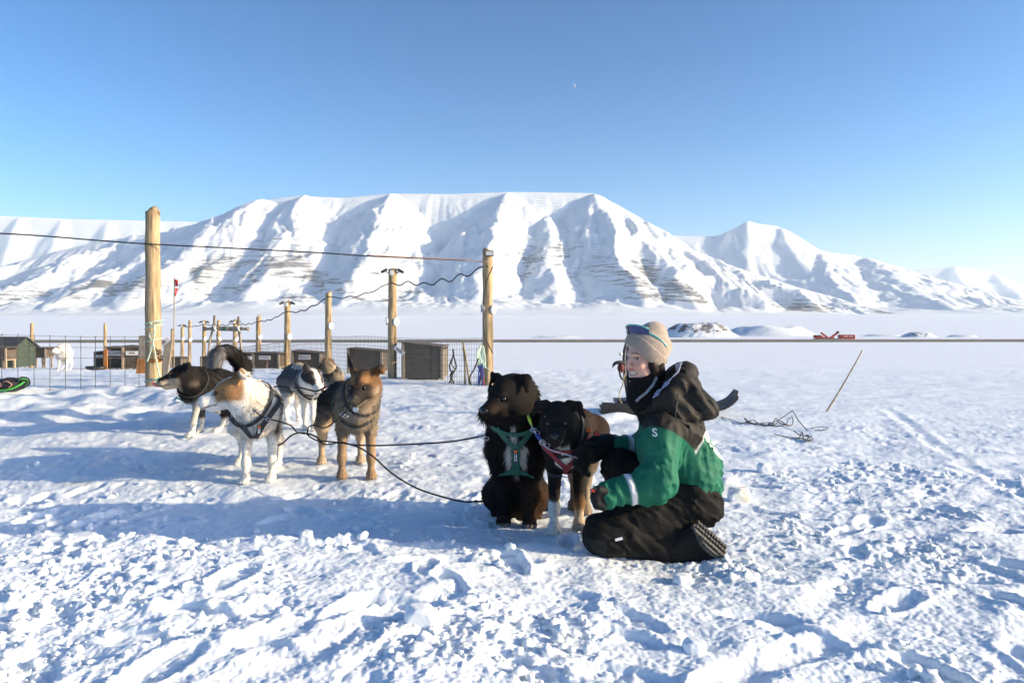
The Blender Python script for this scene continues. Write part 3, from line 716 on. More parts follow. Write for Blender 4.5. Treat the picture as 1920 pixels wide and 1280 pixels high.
    if sp.get('tail'):
        tdir = np.gradient(tpa, axis=0)[2:][dt.argmin(1)]; flow = np.where(q['tailm'][:, None], tdir / np.linalg.norm(tdir, axis=1, keepdims=True), flow)
    if sp.get('count', 0):
        fo = link('fur', fur_mesh('fur', V, F, N, C, sp['count'], ln, flow, M_hair, sp.get('seed', 1), sp.get('fw_', .0022), lift=sp.get('lift', .5)), root)
        for vtx in (0,): fo.data.transform(Matrix.Translation(-Vector(O)))
        tag(fo, kind='stuff')
    # eyes, nose, tongue
    for y in (1, -1):
        v, f = ico(2); v = v * .0115 * hs + hl(.078, y * .035, .006) - O
        link('eye', mesh_np('eye', v, f, M_eye), root)
    v, f = ico(3); v = v.copy(); v[:, 2] *= np.where(v[:, 2] < 0, .85, 1); nb = .55 + .45 * np.clip(v[:, 2] + .6, 0, 1)
    v = (v * [.016, .0205, .0165]) * np.stack([np.ones(len(v)), nb, np.ones(len(v))], 1); v = (v * hs) @ hd.T + hl(.06 + .112 * mz, 0, -.016) - O
    link('nose', mesh_np('nose', v, f, M_nose), root)
    if sp.get('tongue'):
        mb = MB(); tpts = [Vector(hl(*t) - O) for t in sp['tongue']]
        mb.tube(spline(tpts, 4), [.011 * hs] * (4 * (len(tpts) - 1)) + [.007 * hs], 8)
        mb.build('tongue', M_tongue, root, True)
    bv = bvh_of(V - O, F)
    return dict(root=root, bvh=bv, O=O, Fc=Fc, Bc=Bc, fw=fw, lf=lf, s=s, H=H, hl=lambda *a: Vector(hl(*a) - O), at=lambda x, y, z: Vector(Fc + fw * x * s + lf * y * s + UP * z * s - O), wither=Vector(wither - O), ch=Vector(ch - O))
def WP(px, py, d): return np.array(P(px, py, d))
def gxy(px, d): return ((px - 960) / FPX * d, d)
def strap(dog, pts, w, mat, name, parent=None, off=.014, thick=.004, n=8):
    return ribbon(dog['bvh'], pts, w, off, n, thick=thick).build(name, mat, parent or dog['root'])
def neck_ring(dog, t, w, mat, name, off=.012, tilt=0.0):
    """collar round the neck at fraction t from withers to skull"""
    a = (dog['wither'] * .6 + dog['ch'] * .4); b = dog['hl'](-.055, 0, -.03); c = a.lerp(b, t); ax_ = (b - a).normalized(); u = ax_.orthogonal().normalized(); v = ax_.cross(u); pts = []
    for k in range(17):
        an = 2 * math.pi * k / 16; d = u * math.cos(an) + v * math.sin(an)
        h = dog['bvh'].ray_cast(c + d * .35, -d); pts.append(h[0] if h[0] is not None else c + d * .1)
    return ribbon(dog['bvh'], pts, w, off, 2, thick=.004).build(name, mat, dog['root'])
EARS_UP = [[(-.03, .075, .095), (-.03, .085, .135)], [(-.03, -.075, .095), (-.03, -.085, .135)]]

# --- black, white and tan dog licking its nose, far left
def coat1(q):
    C = np.tile(BLK * .9, (len(q['x']), 1)); n = q['n'] * .02
    C = mixc(C, WHT * .55, sstep(.37, .30, q['z'] + n) * (q['x'] > -.2)); C = mixc(C, BLK, sstep(-.02, .06, q['y'] * -1) * (q['z'] < .36) * (q['z'] > .14) * .85)
    C = mixc(C, WHT * .85, sstep(.16, .10, q['z'])); C = mixc(C, GRY * .8, .25 * sstep(.1, .5, q['nf']))
    hx, hy, hz = q['hx'], q['hy'], q['hz']; h = q['head']
    f = mixc(np.tile(BLK * 1.0, (len(hx), 1)), CRM * .75, sstep(-.002, -.024, hz + .12 * np.clip(hx - .07, 0, 1) + q['nf'] * .006) * sstep(.0, .05, hx))
    f = mixc(f, TAN * .9, np.exp(-(((hx - .07) / .014) ** 2 + ((np.abs(hy) - .032) / .012) ** 2 + ((hz - .026) / .012) ** 2)))
    C = mixc(C, f, h); C = mixc(C, CRM * .5, .5 * np.exp(-((q['z'] - .52) / .03) ** 2) * sstep(.09, .14, q['x']) * (1 - h))
    C = mixc(C, mixc(np.tile(BLK * 1.3, (len(hx), 1)), GRY * 2.2, sstep(.55, .9, q['tailt'] + q['n'] * .1)), q['tailm'] * 1.0)
    return C
fr, hn = 6.98, 7.42
D1 = make_dog(dict(name='sled_dog', label='black dog with pale muzzle licking its nose, leftmost of the team beside the tall post', s=1.0, hs=1.28, fat=.9,
    fore=[gxy(360, 6.82), gxy(376, 7.12)], hind=[gxy(409, 7.08), gxy(428, 7.42)], fwd=(-.45, -.55, 0), head=WP(341, 702, 6.72), hdir=(-.92, -.36, -.16), mz=.80, mw=1.15,
    ears=[[(-.05, .085, .055), (-.035, .10, .02)], [(-.05, -.085, .055), (-.035, -.10, .02)]], tail=[WP(446, 715, 7.55), WP(455, 692, 7.6), WP(440, 668, 7.55), WP(423, 658, 7.45), WP(409, 668, 7.35), WP(402, 690, 7.3)],
    tailr=[.045, .055, .06, .06, .055, .03], coat=coat1, fur=.03, count=15000, tailfur=.085, tongue=[(.13, 0, -.045), (.165, .0, -.05), (.192, 0, -.03), (.196, 0, -.008)], seed=2))
# --- white dog with tan head, nearest of the four
def coat2(q):
    C = np.tile(WHT, (len(q['x']), 1)); n = q['n'] * .03
    sad = sstep(.42, .50, q['z'] + n - .02) * sstep(-.06, -.13, q['x'] + n) ; C = mixc(C, BLK * 1.6, sad)
    C = mixc(C, BLK * 1.6, sstep(.045, .075, q['y'] + n) * sstep(.30, .36, q['z'] + n * 1.5) * sstep(.055, .02, q['x'] + n) * (1 - .9 * np.exp(-((q['x'] + .06) / .03) ** 2)))
    C = mixc(C, CRM, .35 * sstep(.0, .5, q['nf']) * (1 - sad))
    hx, hy, hz = q['hx'], np.abs(q['hy']) + q['nf'] * .004, q['hz']; f = np.tile(WHT * 1.02, (len(hx), 1))
    m = sstep(.014, .022, hy) * sstep(.105, .075, hx) * sstep(-.055, -.03, hz + .3 * np.clip(.02 - hx, 0, .1)) * sstep(-.085, -.05, hx)
    f = mixc(f, TAN * .95, m); f = mixc(f, BLK * 2, np.exp(-(((hx - .085) / .014) ** 2 + ((hy - .037) / .010) ** 2 + ((hz - .006) / .009) ** 2)))
    f = mixc(f, TAN * .45, sstep(.050, .066, hz) * (hy > .045)); f = mixc(f, TAN * .55, .7 * np.exp(-(((hx - .02) / .022) ** 2 + ((hz + .035) / .03) ** 2)) * (hy > .03))
    return mixc(C, f, q['head'])
D2 = make_dog(dict(name='sled_dog', label='white dog with tan patched head turned left, nearest of the four harnessed dogs', s=1.06, hs=1.30, fat=.88,
    fore=[gxy(509, 5.13), gxy(460, 5.10)], hind=[gxy(521, 5.62), gxy(449, 5.62)], fwd=(.05, -1, 0), head=WP(436, 731, 4.96), hdir=(-.93, -.28, -.20), neck=1.12, mz=.92, mw=1.15,
    ears=[[(-.055, .092, .075), (-.085, .108, .055)], [(-.055, -.09, .075), (-.09, -.105, .055)]], tail=[WP(488, 760, 5.78), WP(492, 745, 5.95), WP(494, 780, 6.02), WP(493, 815, 6.0)], tailr=[.035, .035, .03, .015],
    coat=coat2, fur=.026, ruff=1.2, count=17000, tailfur=.04, seed=3, tailz=.3))
# --- grey and white dog behind
def coat3(q):
    C = np.tile(WHT * .98, (len(q['x']), 1)); n = q['n'] * .03
    C = mixc(C, BLK * 3, sstep(.46, .52, q['z'] + n) * sstep(.02, -.04, q['x'] + n)); C = mixc(C, GRY * .9, sstep(.0, -.06, q['y'] + n) * sstep(.3, .36, q['z'] + n * 2) * sstep(-.04, -.10, q['x'] + n * 2) * .9)
    C = mixc(C, GRY * .7, np.exp(-((q['x'] - .02) / .05) ** 2) * sstep(.02, .06, -q['y']) * sstep(.18, .26, q['z']) * .8)
    hx, hy, hz = q['hx'], np.abs(q['hy']), q['hz']; f = np.tile(WHT, (len(hx), 1))
    f = mixc(f, BLK * 3, sstep(.015, .024, hy + q['nf'] * .006) * sstep(.11, .08, hx) * sstep(-.03, -.005, hz)); f = mixc(f, WHT, np.exp(-(((hx - .05) / .02) ** 2 + ((hy - .02) / .012) ** 2 + ((hz - .04) / .02) ** 2)) * .7)
    C = mixc(C, f, q['head']); return mixc(C, mixc(np.tile(WHT, (len(hx), 1)), TAN, np.exp(-((q['tailt'] - .45) / .22) ** 2) * .6), q['tailm'] * 1.0)
D3 = make_dog(dict(name='sled_dog', label='grey and white dog with open mouth, behind the white dog and the tan dog', s=.98, hs=1.18, fat=.86,
    fore=[gxy(588, 7.26), gxy(572, 7.34)], hind=[gxy(560, 7.86), gxy(538, 7.7)], fwd=(.5, -.87, 0), head=WP(587, 709, 7.0), hdir=(.62, -.66, -.42), jaw=.55,
    ears=EARS_UP, tail=[WP(531, 722, 7.85), WP(537, 702, 7.85), WP(551, 690, 7.75), WP(572, 692, 7.6)], tailr=[.04, .045, .045, .03],
    coat=coat3, fur=.024, count=12000, tailfur=.05, seed=4, tongue=[(.06, 0, -.062), (.11, 0, -.072), (.128, 0, -.085)]))
# --- tan and black shepherd-like dog
def coat4(q):
    C = np.tile(CRM * .42, (len(q['x']), 1)); n = q['n'] * .03; C = mixc(C, TAN * .62 + CRM * .16, sstep(.34, .22, q['z'] + n) * .75)
    C = mixc(C, BLK * 2, sstep(.40, .50, q['z'] + n + .12 * np.clip(-q['x'], 0, 1)) * sstep(.06, -.02, q['x'] + n)); C = mixc(C, BLK * 2.5, .6 * sstep(-.05, .45, q['nf']) * sstep(.28, .36, q['z']))
    C = mixc(C, CRM * .85, np.exp(-((q['x'] - .14) / .07) ** 2 - (q['y'] / .09) ** 2 - ((q['z'] - .44) / .1) ** 2) * .8); C = mixc(C, CRM * .85, sstep(.36, .2, q['z']) * .6 * (q['x'] < -.2))
    hx, hy, hz = q['hx'], np.abs(q['hy']), q['hz']; nn = q['nf'] * .012; f = np.tile(BRN * 1.0 + TAN * .14, (len(hx), 1))
    f = mixc(f, TAN * .8, np.exp(-((hx - .05) / .03) ** 2 - ((hz - .045) / .022) ** 2) * sstep(.010, .022, hy + nn)); f = mixc(f, BLK * 1.7, np.exp(-(hy / .011) ** 2) * (hz > .02) * .9)
    f = mixc(f, BLK * 1.2, sstep(.03, .06, hx + nn) * sstep(.030, .012, hz + nn)); f = mixc(f, BLK * 1.6, np.exp(-((hy - .038) / .018) ** 2 - ((hz - .004) / .018) ** 2) * (hx > .03))
    f = mixc(f, CRM * .55, np.exp(-((hx - .015) / .035) ** 2 - ((hz + .035) / .025) ** 2) * sstep(.04, .055, hy + nn) * .8); f = mixc(f, BLK * 2.2, sstep(.075, .095, hz)); f = mixc(f, CRM * .5, sstep(-.064, -.075, hz) * .6)
    C = mixc(C, f, q['head']); return mixc(C, CRM * .75, q['tailm'] * .85)
D4 = make_dog(dict(name='sled_dog', label='tan dog with black saddle and dark face looking at the camera, one ear upright', s=1.08, hs=1.28, fat=.88,
    fore=[gxy(696, 5.17), gxy(641, 5.17)], hind=[gxy(676, 5.76), gxy(603, 5.74)], fwd=(.22, -1, 0), head=WP(680, 719, 4.98), hdir=(-.13, -.95, -.25), neck=1.08, mz=.88, mw=1.1,
    ears=[[(-.03, .10, .075), (.0, .118, .06)], [(-.035, -.072, .10), (-.035, -.082, .155)]], tail=[WP(640, 740, 5.85), WP(628, 712, 5.95), WP(619, 695, 5.95), WP(613, 685, 5.9)], tailr=[.04, .05, .055, .035],
    coat=coat4, fur=.026, ruff=1.1, count=16000, tailfur=.055, seed=5))
# --- black long-haired dog sitting
def coat5(q):
    C = np.tile(BLK * .9, (len(q['x']), 1)); C = mixc(C, BRN * .8, .7 * sstep(.30, .12, q['z'] + q['n'] * .06) * sstep(.0, .09, q['y'] + q['n'] * .05)); C = mixc(C, BRN * .7, .4 * sstep(.1, .5, q['nf']))
    yy = q['y'] + q['nf'] * .012; front = q['N'] @ np.array([0, -1, 0]) > .2
    b = np.exp(-((np.abs(yy) - .034) / .022) ** 2 - ((q['z'] - .40) / .075) ** 2) * 1.3 + np.exp(-((yy + .012) / .02) ** 2 - ((q['z'] - .53) / .05) ** 2) * 1.3 + np.exp(-((yy) / .015) ** 2 - ((q['z'] - .29) / .03) ** 2) * .7
    C = mixc(C, WHT * .8, sstep(.45, .75, b) * front * (1 - q['head'])); C = mixc(C, WHT * .35, sstep(.03, .015, q['z']) * (q['x'] > .03) * .6)
    return mixc(C, mixc(np.tile(BLK * .85, (len(q['x']), 1)), BRN, .35 * np.exp(-((q['hx'] - .15) / .03) ** 2 - ((q['hz'] + .01) / .012) ** 2)), q['head'])
D5 = make_dog(dict(name='sled_dog', label='shaggy black dog sitting upright in a green harness, head turned left', s=1.05, hs=1.34, fat=1.04, sit=True,
    fore=[gxy(993, 4.10), gxy(945, 4.12)], hind=[gxy(1004, 4.30), gxy(934, 4.30)], fwd=(-.05, -1, 0), head=WP(951, 737, 4.02), hdir=(-.54, -.81, -.25), neck=1.2,
    ears=[[(-.03, .085, .055), (.01, .108, .02)], [(-.03, -.085, .055), (.02, -.080, .015)]], tail=[WP(985, 950, 4.5), WP(1015, 955, 4.5), WP(1042, 958, 4.42)], tailr=[.05, .05, .03], tailz=-1,
    coat=coat5, fur=.036, ruff=.8, count=24000, tailfur=.05, seed=6, lift=.45))
# --- slim black dog with white blaze, snow on its face
def coat6(q):
    C = np.tile(BLK * 1.1, (len(q['x']), 1)); n = q['nf'] * .012
    w = np.exp(-((q['y'] + n) / .065) ** 2 - ((q['z'] - .375) / .035) ** 2) * 1.2 + np.exp(-((q['y'] + n) / .028) ** 2 - ((q['z'] - .47) / .08) ** 2) * 1.2
    C = mixc(C, WHT * .95, sstep(.5, .75, w) * sstep(.02, .06, q['x']) * (1 - q['head']))
    fore = q['x'] > -.16; C = mixc(C, TAN * .75, sstep(.20, .11, q['z'] + n) * .8 * fore); C = mixc(C, WHT * .95, sstep(.17, .15, q['z'] + n) * (q['y'] < 0) * fore); C = mixc(C, CRM * .7, sstep(.12, .09, q['z']) * (q['y'] > 0) * fore)
    C = mixc(C, CRM * .45, sstep(.36, .2, q['z']) * (~fore) * .9); C = mixc(C, BRN * .6, .4 * sstep(.4, .5, q['z']) * (~fore))
    sn = noise3(q['V'], 85, 9) * .8 + .55 * noise3(q['V'], 26, 4); f = np.tile(BLK * 1.05, (len(n), 1))
    f = mixc(f, np.array([.75, .78, .82]), sstep(.62, .8, sn) * (q['hx'] > .045) * (q['hz'] > -.05) * (np.abs(q['hy']) < .06)); f = mixc(f, WHT * .6, sstep(.35, .6, sn) * (q['hx'] > .12) * (q['hz'] < -.045)); f = mixc(f, WHT * .7, (q['hz'] < -.068) * (np.abs(q['hy']) < .015) * (q['hx'] < .1) * 1.0)
    return mixc(C, f, q['head'])
D6 = make_dog(dict(name='sled_dog', label='slim black dog with white chest and snow on its face, held by the kneeling woman', s=1.07, hs=1.14, fat=.70,
    fore=[gxy(1086, 4.0), gxy(1039, 3.95)], hind=[gxy(1099, 4.32), gxy(1076, 4.42)], fwd=(-.10, -1, 0), head=WP(1045, 783, 3.80), hdir=(-.12, -.95, -.26), neck=.98,
    ears=[[(-.035, .095, .045), (-.02, .125, -.002)], [(-.035, -.09, .045), (-.02, -.118, .0)]], tail=None, coat=coat6, fur=.010, ruff=.3, count=12000, seed=7, fw_=.0018))
# --- white dog in the yard
def coat7(q): return mixc(np.tile(WHT * .98, (len(q['x']), 1)), CRM, .4 * sstep(0, .6, q['n']) + .4 * (q['hx'] > .12) * q['head'])
D7 = make_dog(dict(name='sled_dog', label='small far white dog standing behind the wire fence at the left', s=1.0, hs=1.35, fat=1.05,
    fore=[gxy(124, 18.0), gxy(110, 18.0)], hind=[gxy(131, 18.5), gxy(116, 18.5)], fwd=(-.1, -1, 0), head=WP(116, 651, 17.85), hdir=(-.55, -.8, -.2), neck=1.2, ears=D2 and [[(-.05, .078, .04), (-.06, .09, .0)], [(-.05, -.078, .04), (-.06, -.09, .0)]],
    tail=None, coat=coat7, fur=.025, count=2500, fw_=.006, seed=8, vox=.013, finehead=False))

def tag_print(dog, p, up, w, h, name='brand_patch'):
    """small black patch with orange mark and white lettering on a harness"""
    hit = dog['bvh'].find_nearest(p); n = hit[1]; up = (up - n * up.dot(n)).normalized(); r = up.cross(n); c = hit[0] + n * .021
    mb = MB(); mb.box(c, (w, h, .002), Matrix((r, up, n)).transposed()); po = mb.build(name, M_strap_k, dog['root'])
    mo = MB(); mo.box(c + n * .0015 + up * h * .33, (w * .7, h * .2, .002), Matrix((r, up, n)).transposed()); mo.build('logo', M_orange, po)
    mw = MB()
    for k in range(2):
        for j in range(6): mw.box(c + n * .0015 + up * (h * (.12 - j * .095)) + r * (w * (.2 - .4 * k)), (w * .22, h * (.06 + .02 * ((j * 7 + k * 3) % 3)), .002), Matrix((r, up, n)).transposed())
    mw.build('lettering', M_print, po)
# harnesses and collars
d = D5; A = d['at']
strap(d, [A(.07, .115, .54), A(.1, .07, .53), A(.1, .0, .515), A(.1, -.07, .53), A(.06, -.12, .55)], .022, M_strap_g, 'harness')
strap(d, [A(.1, .09, .545), A(.12, .04, .48), A(.13, .0, .44)], .03, M_strap_g, 'harness'); strap(d, [A(.1, -.09, .545), A(.12, -.04, .48), A(.13, 0, .44)], .03, M_strap_g, 'harness')
strap(d, [A(.13, 0, .46), A(.13, 0, .38), A(.12, 0, .30)], [.045, .05, .044, .04, .04], M_strap_g, 'harness', off=.017); strap(d, [A(.08, .10, .262), A(.12, .04, .285), A(.12, 0, .295), A(.12, -.04, .285), A(.08, -.10, .27)], [.012, .025, .04, .05, .04, .025, .012], M_strap_g, 'harness', off=.016)
tag_print(d, A(.14, 0, .40), Vector((0, 0, 1)), .024, .078)
neck_ring(d, .35, .022, M_strap_k, 'collar')
d = D6; A = d['at']
strap(d, [A(.05, .10, .50), A(.12, .06, .455), A(.14, 0, .445), A(.12, -.05, .455), A(.04, -.10, .49)], .020, M_strap_r, 'harness', off=.009)
strap(d, [A(.07, -.09, .47), A(.13, -.055, .42), A(.14, -.01, .37), A(.14, .005, .345)], .028, M_strap_r, 'harness', off=.009); strap(d, [A(.07, .09, .47), A(.13, .05, .42), A(.14, .01, .37), A(.14, -.003, .345)], .028, M_strap_r, 'harness', off=.011)
strap(d, [A(.14, 0, .365), A(.13, 0, .325)], [.03, .02], M_strap_r, 'harness', off=.013)
strap(d, [A(.02, .09, .30), A(.06, .05, .285), A(.07, 0, .28), A(.06, -.05, .285), A(.02, -.09, .30)], .02, M_strap_k, 'chest_strap', off=.012)
neck_ring(d, .55, .02, M_strap_k, 'collar', off=.008)
mb = MB(); hitp = d['bvh'].find_nearest(A(.06, .095, .525)); mb.box(hitp[0] + hitp[1] * .014, (.028, .006, .024), frame_m if False else None, bev=.005); mb.build('red_tag', M_orange, d['root'])
d = D2; A = d['at']
strap(d, [A(.02, .13, .54), A(.1, .10, .47), A(.13, .05, .40), A(.12, .015, .32)], .036, M_strap_k, 'harness', off=.016); strap(d, [A(.02, -.13, .54), A(.1, -.09, .46), A(.13, -.03, .40), A(.12, .0, .32)], .036, M_strap_k, 'harness', off=.014)
tag_print(d, A(.13, .035, .39), Vector((0, 0, 1)), .024, .07); neck_ring(d, .45, .024, M_strap_k, 'collar', off=.02)
d = D4; A = d['at']
strap(d, [A(.02, -.13, .52), A(.0, -.14, .46), A(-.02, -.13, .38)], .028, M_strap_g, 'harness', off=.016); strap(d, [A(.09, .07, .42), A(.12, .02, .385), A(.13, 0, .38), A(.12, -.02, .385), A(.09, -.07, .42)], .022, M_strap_k, 'harness', off=.013)
neck_ring(d, .5, .022, M_strap_k, 'collar', off=.012)
hit = d['bvh'].find_nearest(A(.15, .01, .50)); mb = MB(); mb.tube([hit[0] + hit[1] * .018, hit[0] + hit[1] * .022], .021, 16); mb.build('name_tag', M_white_paint, d['root'])
d = D3; A = d['at']
strap(d, [A(.04, .12, .50), A(.1, .07, .42), A(.12, .01, .35)], .03, M_strap_k, 'harness', off=.012); strap(d, [A(.04, -.12, .50), A(.1, -.07, .42), A(.12, -.01, .35)], .03, M_strap_k, 'harness', off=.012); neck_ring(d, .55, .03, M_strap_k, 'collar', off=.012)
neck_ring(D1, .5, .022, M_strap_k, 'collar', off=.016)
# ================================================================ THE KNEELING WOMAN
M_skin = material('skin', attr=True, rough=.5, spec=.4, noise=(70, .06)); M_skin.node_tree.nodes['Principled BSDF'].inputs['Subsurface Weight'].default_value = .12
M_skin.node_tree.nodes['Principled BSDF'].inputs['Subsurface Radius'].default_value = (.01, .004, .002)
M_shell = material('suit_shell', attr=True, rough=.65, spec=.18, noise=(11, .12), bump=(38, .35, .008)); 
M_trouser = material('suit_trousers', attr=True, rough=.75, spec=.12, noise=(9, .25), bump=(30, .4, .01))
M_boot = material('boot_leather', (.011, .011, .011), rough=.65, spec=.2, bump=(90, .3, .004)); M_sole = material('boot_sole', (.085, .08, .075), rough=.85, noise=(70, .8), bump=(120, .5, .005))
M_glove = material('glove', (.008, .009, .011), rough=.65, spec=.18, noise=(25, .25), bump=(60, .4, .005))
M_knit = material('beige_knit', attr=True, rough=.95, spec=.1, noise=(55, .16), bump=(170, .8, .006), sheen=.4)
M_fleece = material('black_fleece', attr=True, rough=.95, spec=.05, noise=(120, .5), bump=(160, 1.0, .01), sheen=.05)
M_hairp = material('dark_hair', (.010, .006, .004), rough=.6, spec=.2, bump=(30, .6, .004, (1, 1, .1)))
M_lining = material('hood_lining', (.27, .31, .44), rough=.7); M_reflect = material('reflective_tape', (.70, .71, .74), rough=.35, spec=.6)
M_red = material('red_toggle', (.75, .06, .03), rough=.45); M_cord = material('grey_cord', (.10, .095, .085), rough=.7); M_toggle = material('toggle', (.02, .02, .02), rough=.5)
M_lens = material('mirror_lens', (.008, .03, .14), rough=.08, spec=.9, metal=.55, coat=.5); M_frame = material('teal_frame', (.10, .42, .40), rough=.3, noise=(80, .5))
GREEN = np.array([.012, .125, .076]); BLACKF = np.array([.017, .0155, .014]); WHITEF = np.array([.72, .72, .70])
PR = P(1225, 1052, 3.55); PO = np.array([PR.x, PR.y, ground(PR.x, PR.y)])
woman = empty('person', tuple(PO)); tag(woman, 'woman in green and black snowsuit and beige beanie kneeling with one hand on a dog', 'person')
def W(px, py, d): return np.array(P(px, py, d))
def add(name, V, F, mat, col=None): return link(name, mesh_np(name, V - PO, F, mat, True, col), woman)
# ---- head
hf = frame((-.865, -.50, -.03), (.03, 0, 1)); HC = W(1209, 671, 3.60)
hp_ = lambda x, y, z: HC + hf @ np.array([x, y, z], float)
B = Body()
B.ell(hp_(-.015, 0, .035), (.098, .075, .10), hf, .03); B.ell(hp_(.022, 0, -.03), (.066, .060, .088), hf, .03)
B.cap(hp_(.035, -.034, -.075), .03, hp_(.072, 0, -.104), .021, .025); B.cap(hp_(.035, .034, -.075), .03, hp_(.072, 0, -.104), .021, .025)
for y in (-1, 1):
    B.ell(hp_(.060, y * .039, -.033), (.027, .024, .023), hf, .018); B.ell(hp_(.084, y * .030, .006), (.011, .016, .0065), hf, .008, True)
    B.cap(hp_(.074, y * .044, .024), .008, hp_(.084, y * .012, .026), .008, .018); B.ell(hp_(.097, y * .011, -.036), (.010, .008, .008), hf, .006)
    B.ell(hp_(-.012, y * .075, -.01), (.022, .010, .03), hf, .01)
B.cap(hp_(.087, 0, .010), .009, hp_(.110, 0, -.027), .0115, .012); B.ell(hp_(.108, 0, -.031), (.013, .012, .010), hf, .006)
B.cap(hp_(.070, -.032, -.056), .006, hp_(.090, 0, -.058), .0075, .006); B.cap(hp_(.070, .032, -.056), .006, hp_(.090, 0, -.058), .0075, .006)
B.cap(hp_(.067, -.030, -.062), .006, hp_(.083, 0, -.083), .009, .006); B.cap(hp_(.067, .030, -.062), .006, hp_(.083, 0, -.083), .009, .006)
B.ell(hp_(.088, 0, -.069), (.018, .024, .0075), hf, .004, True); B.ell(hp_(.080, .020, -.065), (.014, .013, .006), hf, .004, True); B.ell(hp_(.080, -.020, -.065), (.014, .013, .006), hf, .004, True)
# neck, trunk and limbs beneath the clothes, one skin
B.cap(hp_(-.02, 0, -.07), .056, W(1250, 770, 3.62), .062, .03); B.cap(W(1252, 785, 3.62), .10, W(1285, 890, 3.62), .11, .05); B.cap(W(1244, 790, 3.51), .06, W(1244, 790, 3.73), .06, .05)
B.chain([W(1238, 800, 3.46), W(1228, 900, 3.40), W(1140, 927, 3.36)], [.045, .036, .028], .03); B.chain([W(1230, 800, 3.78), W(1216, 842, 3.88), W(1140, 836, 3.88)], [.045, .036, .028], .03)
B.chain([W(1298, 925, 3.56), W(1128, 1000, 3.43), W(1268, 1030, 3.43)], [.085, .06, .04], .03); B.chain([W(1280, 915, 3.70), W(1158, 872, 3.80), W(1172, 985, 3.83)], [.08, .055, .04], .03)
V, F = B.mesh(.016, fine=(HC - [.13, .13, .14], HC + [.13, .13, .15], .0035)); hl_ = (V - HC) @ hf; SK = np.array([.64, .38, .29])
C = np.tile(SK, (len(V), 1)); ch_ = np.exp(-(((np.abs(hl_[:, 1]) - .04) / .022) ** 2 + ((hl_[:, 2] + .03) / .02) ** 2)) * (hl_[:, 0] > .03); C = mixc(C, np.array([.62, .24, .20]), .55 * ch_)
C = mixc(C, np.array([.62, .26, .21]), .5 * np.exp(-(hl_[:, 1] / .014) ** 2 - ((hl_[:, 2] + .03) / .018) ** 2) * (hl_[:, 0] > .09))
lip_d = np.full(len(V), 9.0)
for (pa, pb) in (((.070, -.032, -.056), (.090, 0, -.058)), ((.070, .032, -.056), (.090, 0, -.058)), ((.067, -.030, -.062), (.083, 0, -.083)), ((.067, .030, -.062), (.083, 0, -.083))):
    pa, pb = np.array(pa), np.array(pb); tl = np.clip(((hl_ - pa) @ (pb - pa)) / ((pb - pa) @ (pb - pa)), 0, 1); lip_d = np.minimum(lip_d, np.linalg.norm(hl_ - pa - tl[:, None] * (pb - pa), axis=1))
C = mixc(C, np.array([.50, .16, .14]), .8 * sstep(.0105, .0075, lip_d) * (hl_[:, 0] > .07) * (np.abs(hl_[:, 1]) < .027))
C = mixc(C, np.array([.30, .09, .08]), 1.0 * ((np.abs(hl_[:, 1]) < .03) & (np.abs(hl_[:, 2] + .069 - .2 * np.abs(hl_[:, 1])) < .0065) & (hl_[:, 0] < .084) & (hl_[:, 0] > .055)))
brow = (np.abs(hl_[:, 2] - .030 + 8 * (np.abs(hl_[:, 1]) - .028) ** 2) < .0030) & (np.abs(hl_[:, 1]) > .012) & (np.abs(hl_[:, 1]) < .05) & (hl_[:, 0] > .05); C[brow] = (.20, .11, .07)
lash = np.exp(-(((np.abs(hl_[:, 1]) - .032) / .017) ** 2 + ((hl_[:, 2] - .0095) / .0042) ** 2)) * (hl_[:, 0] > .05); C = mixc(C, np.array([.07, .04, .035]), np.clip(lash * 1.0, 0, .85))
add('body', V, F, M_skin, C)
M_eyew = material('eye_white', (.42, .38, .36), rough=.15, spec=.6); M_iris = material('iris', (.035, .022, .014), rough=.1, spec=.7); M_teeth = material('teeth', (.80, .76, .68), rough=.2, spec=.6)
for y in (-1, 1):
    v, f = ico(3); e = add('eye', v * .0098 + hp_(.0722, y * .031, .0045), f, M_eyew)
    v, f = ico(2); add('iris', v * .0070 + hp_(.0762, y * .031 + .003, .0045), f, M_iris)
mb = MB()
for row, (zz, n_, w_) in enumerate(((-.0660, 10, .0066), (-.0745, 6, .0056))):
    for k in range(n_):
        a = (k - (n_ - 1) / 2) * w_ / .030; c_ = hp_(.050 + .031 * math.cos(a), .034 * math.sin(a), zz + .006 * (1 - math.cos(a)) * 2) - PO
        rm = Matrix([list(r) for r in hf]) @ Matrix.Rotation(a, 3, 'Z'); mb.box(c_, (.006, w_ * .92, .0085), rm, bev=.0012)
mb.build('teeth', M_teeth, woman)
B = Body()
for y in (-1, 1):
    B.chain([hp_(.022, y * .066, .02), hp_(.012, y * .070, -.03), hp_(-.005, y * .068, -.085)], [.014, .018, .02], .02)
    B.chain([hp_(-.03, y * .065, .02), hp_(-.05, y * .055, -.09)], [.025, .03], .02)
V, F = B.mesh(.006); add('hair', V, F, M_hairp)
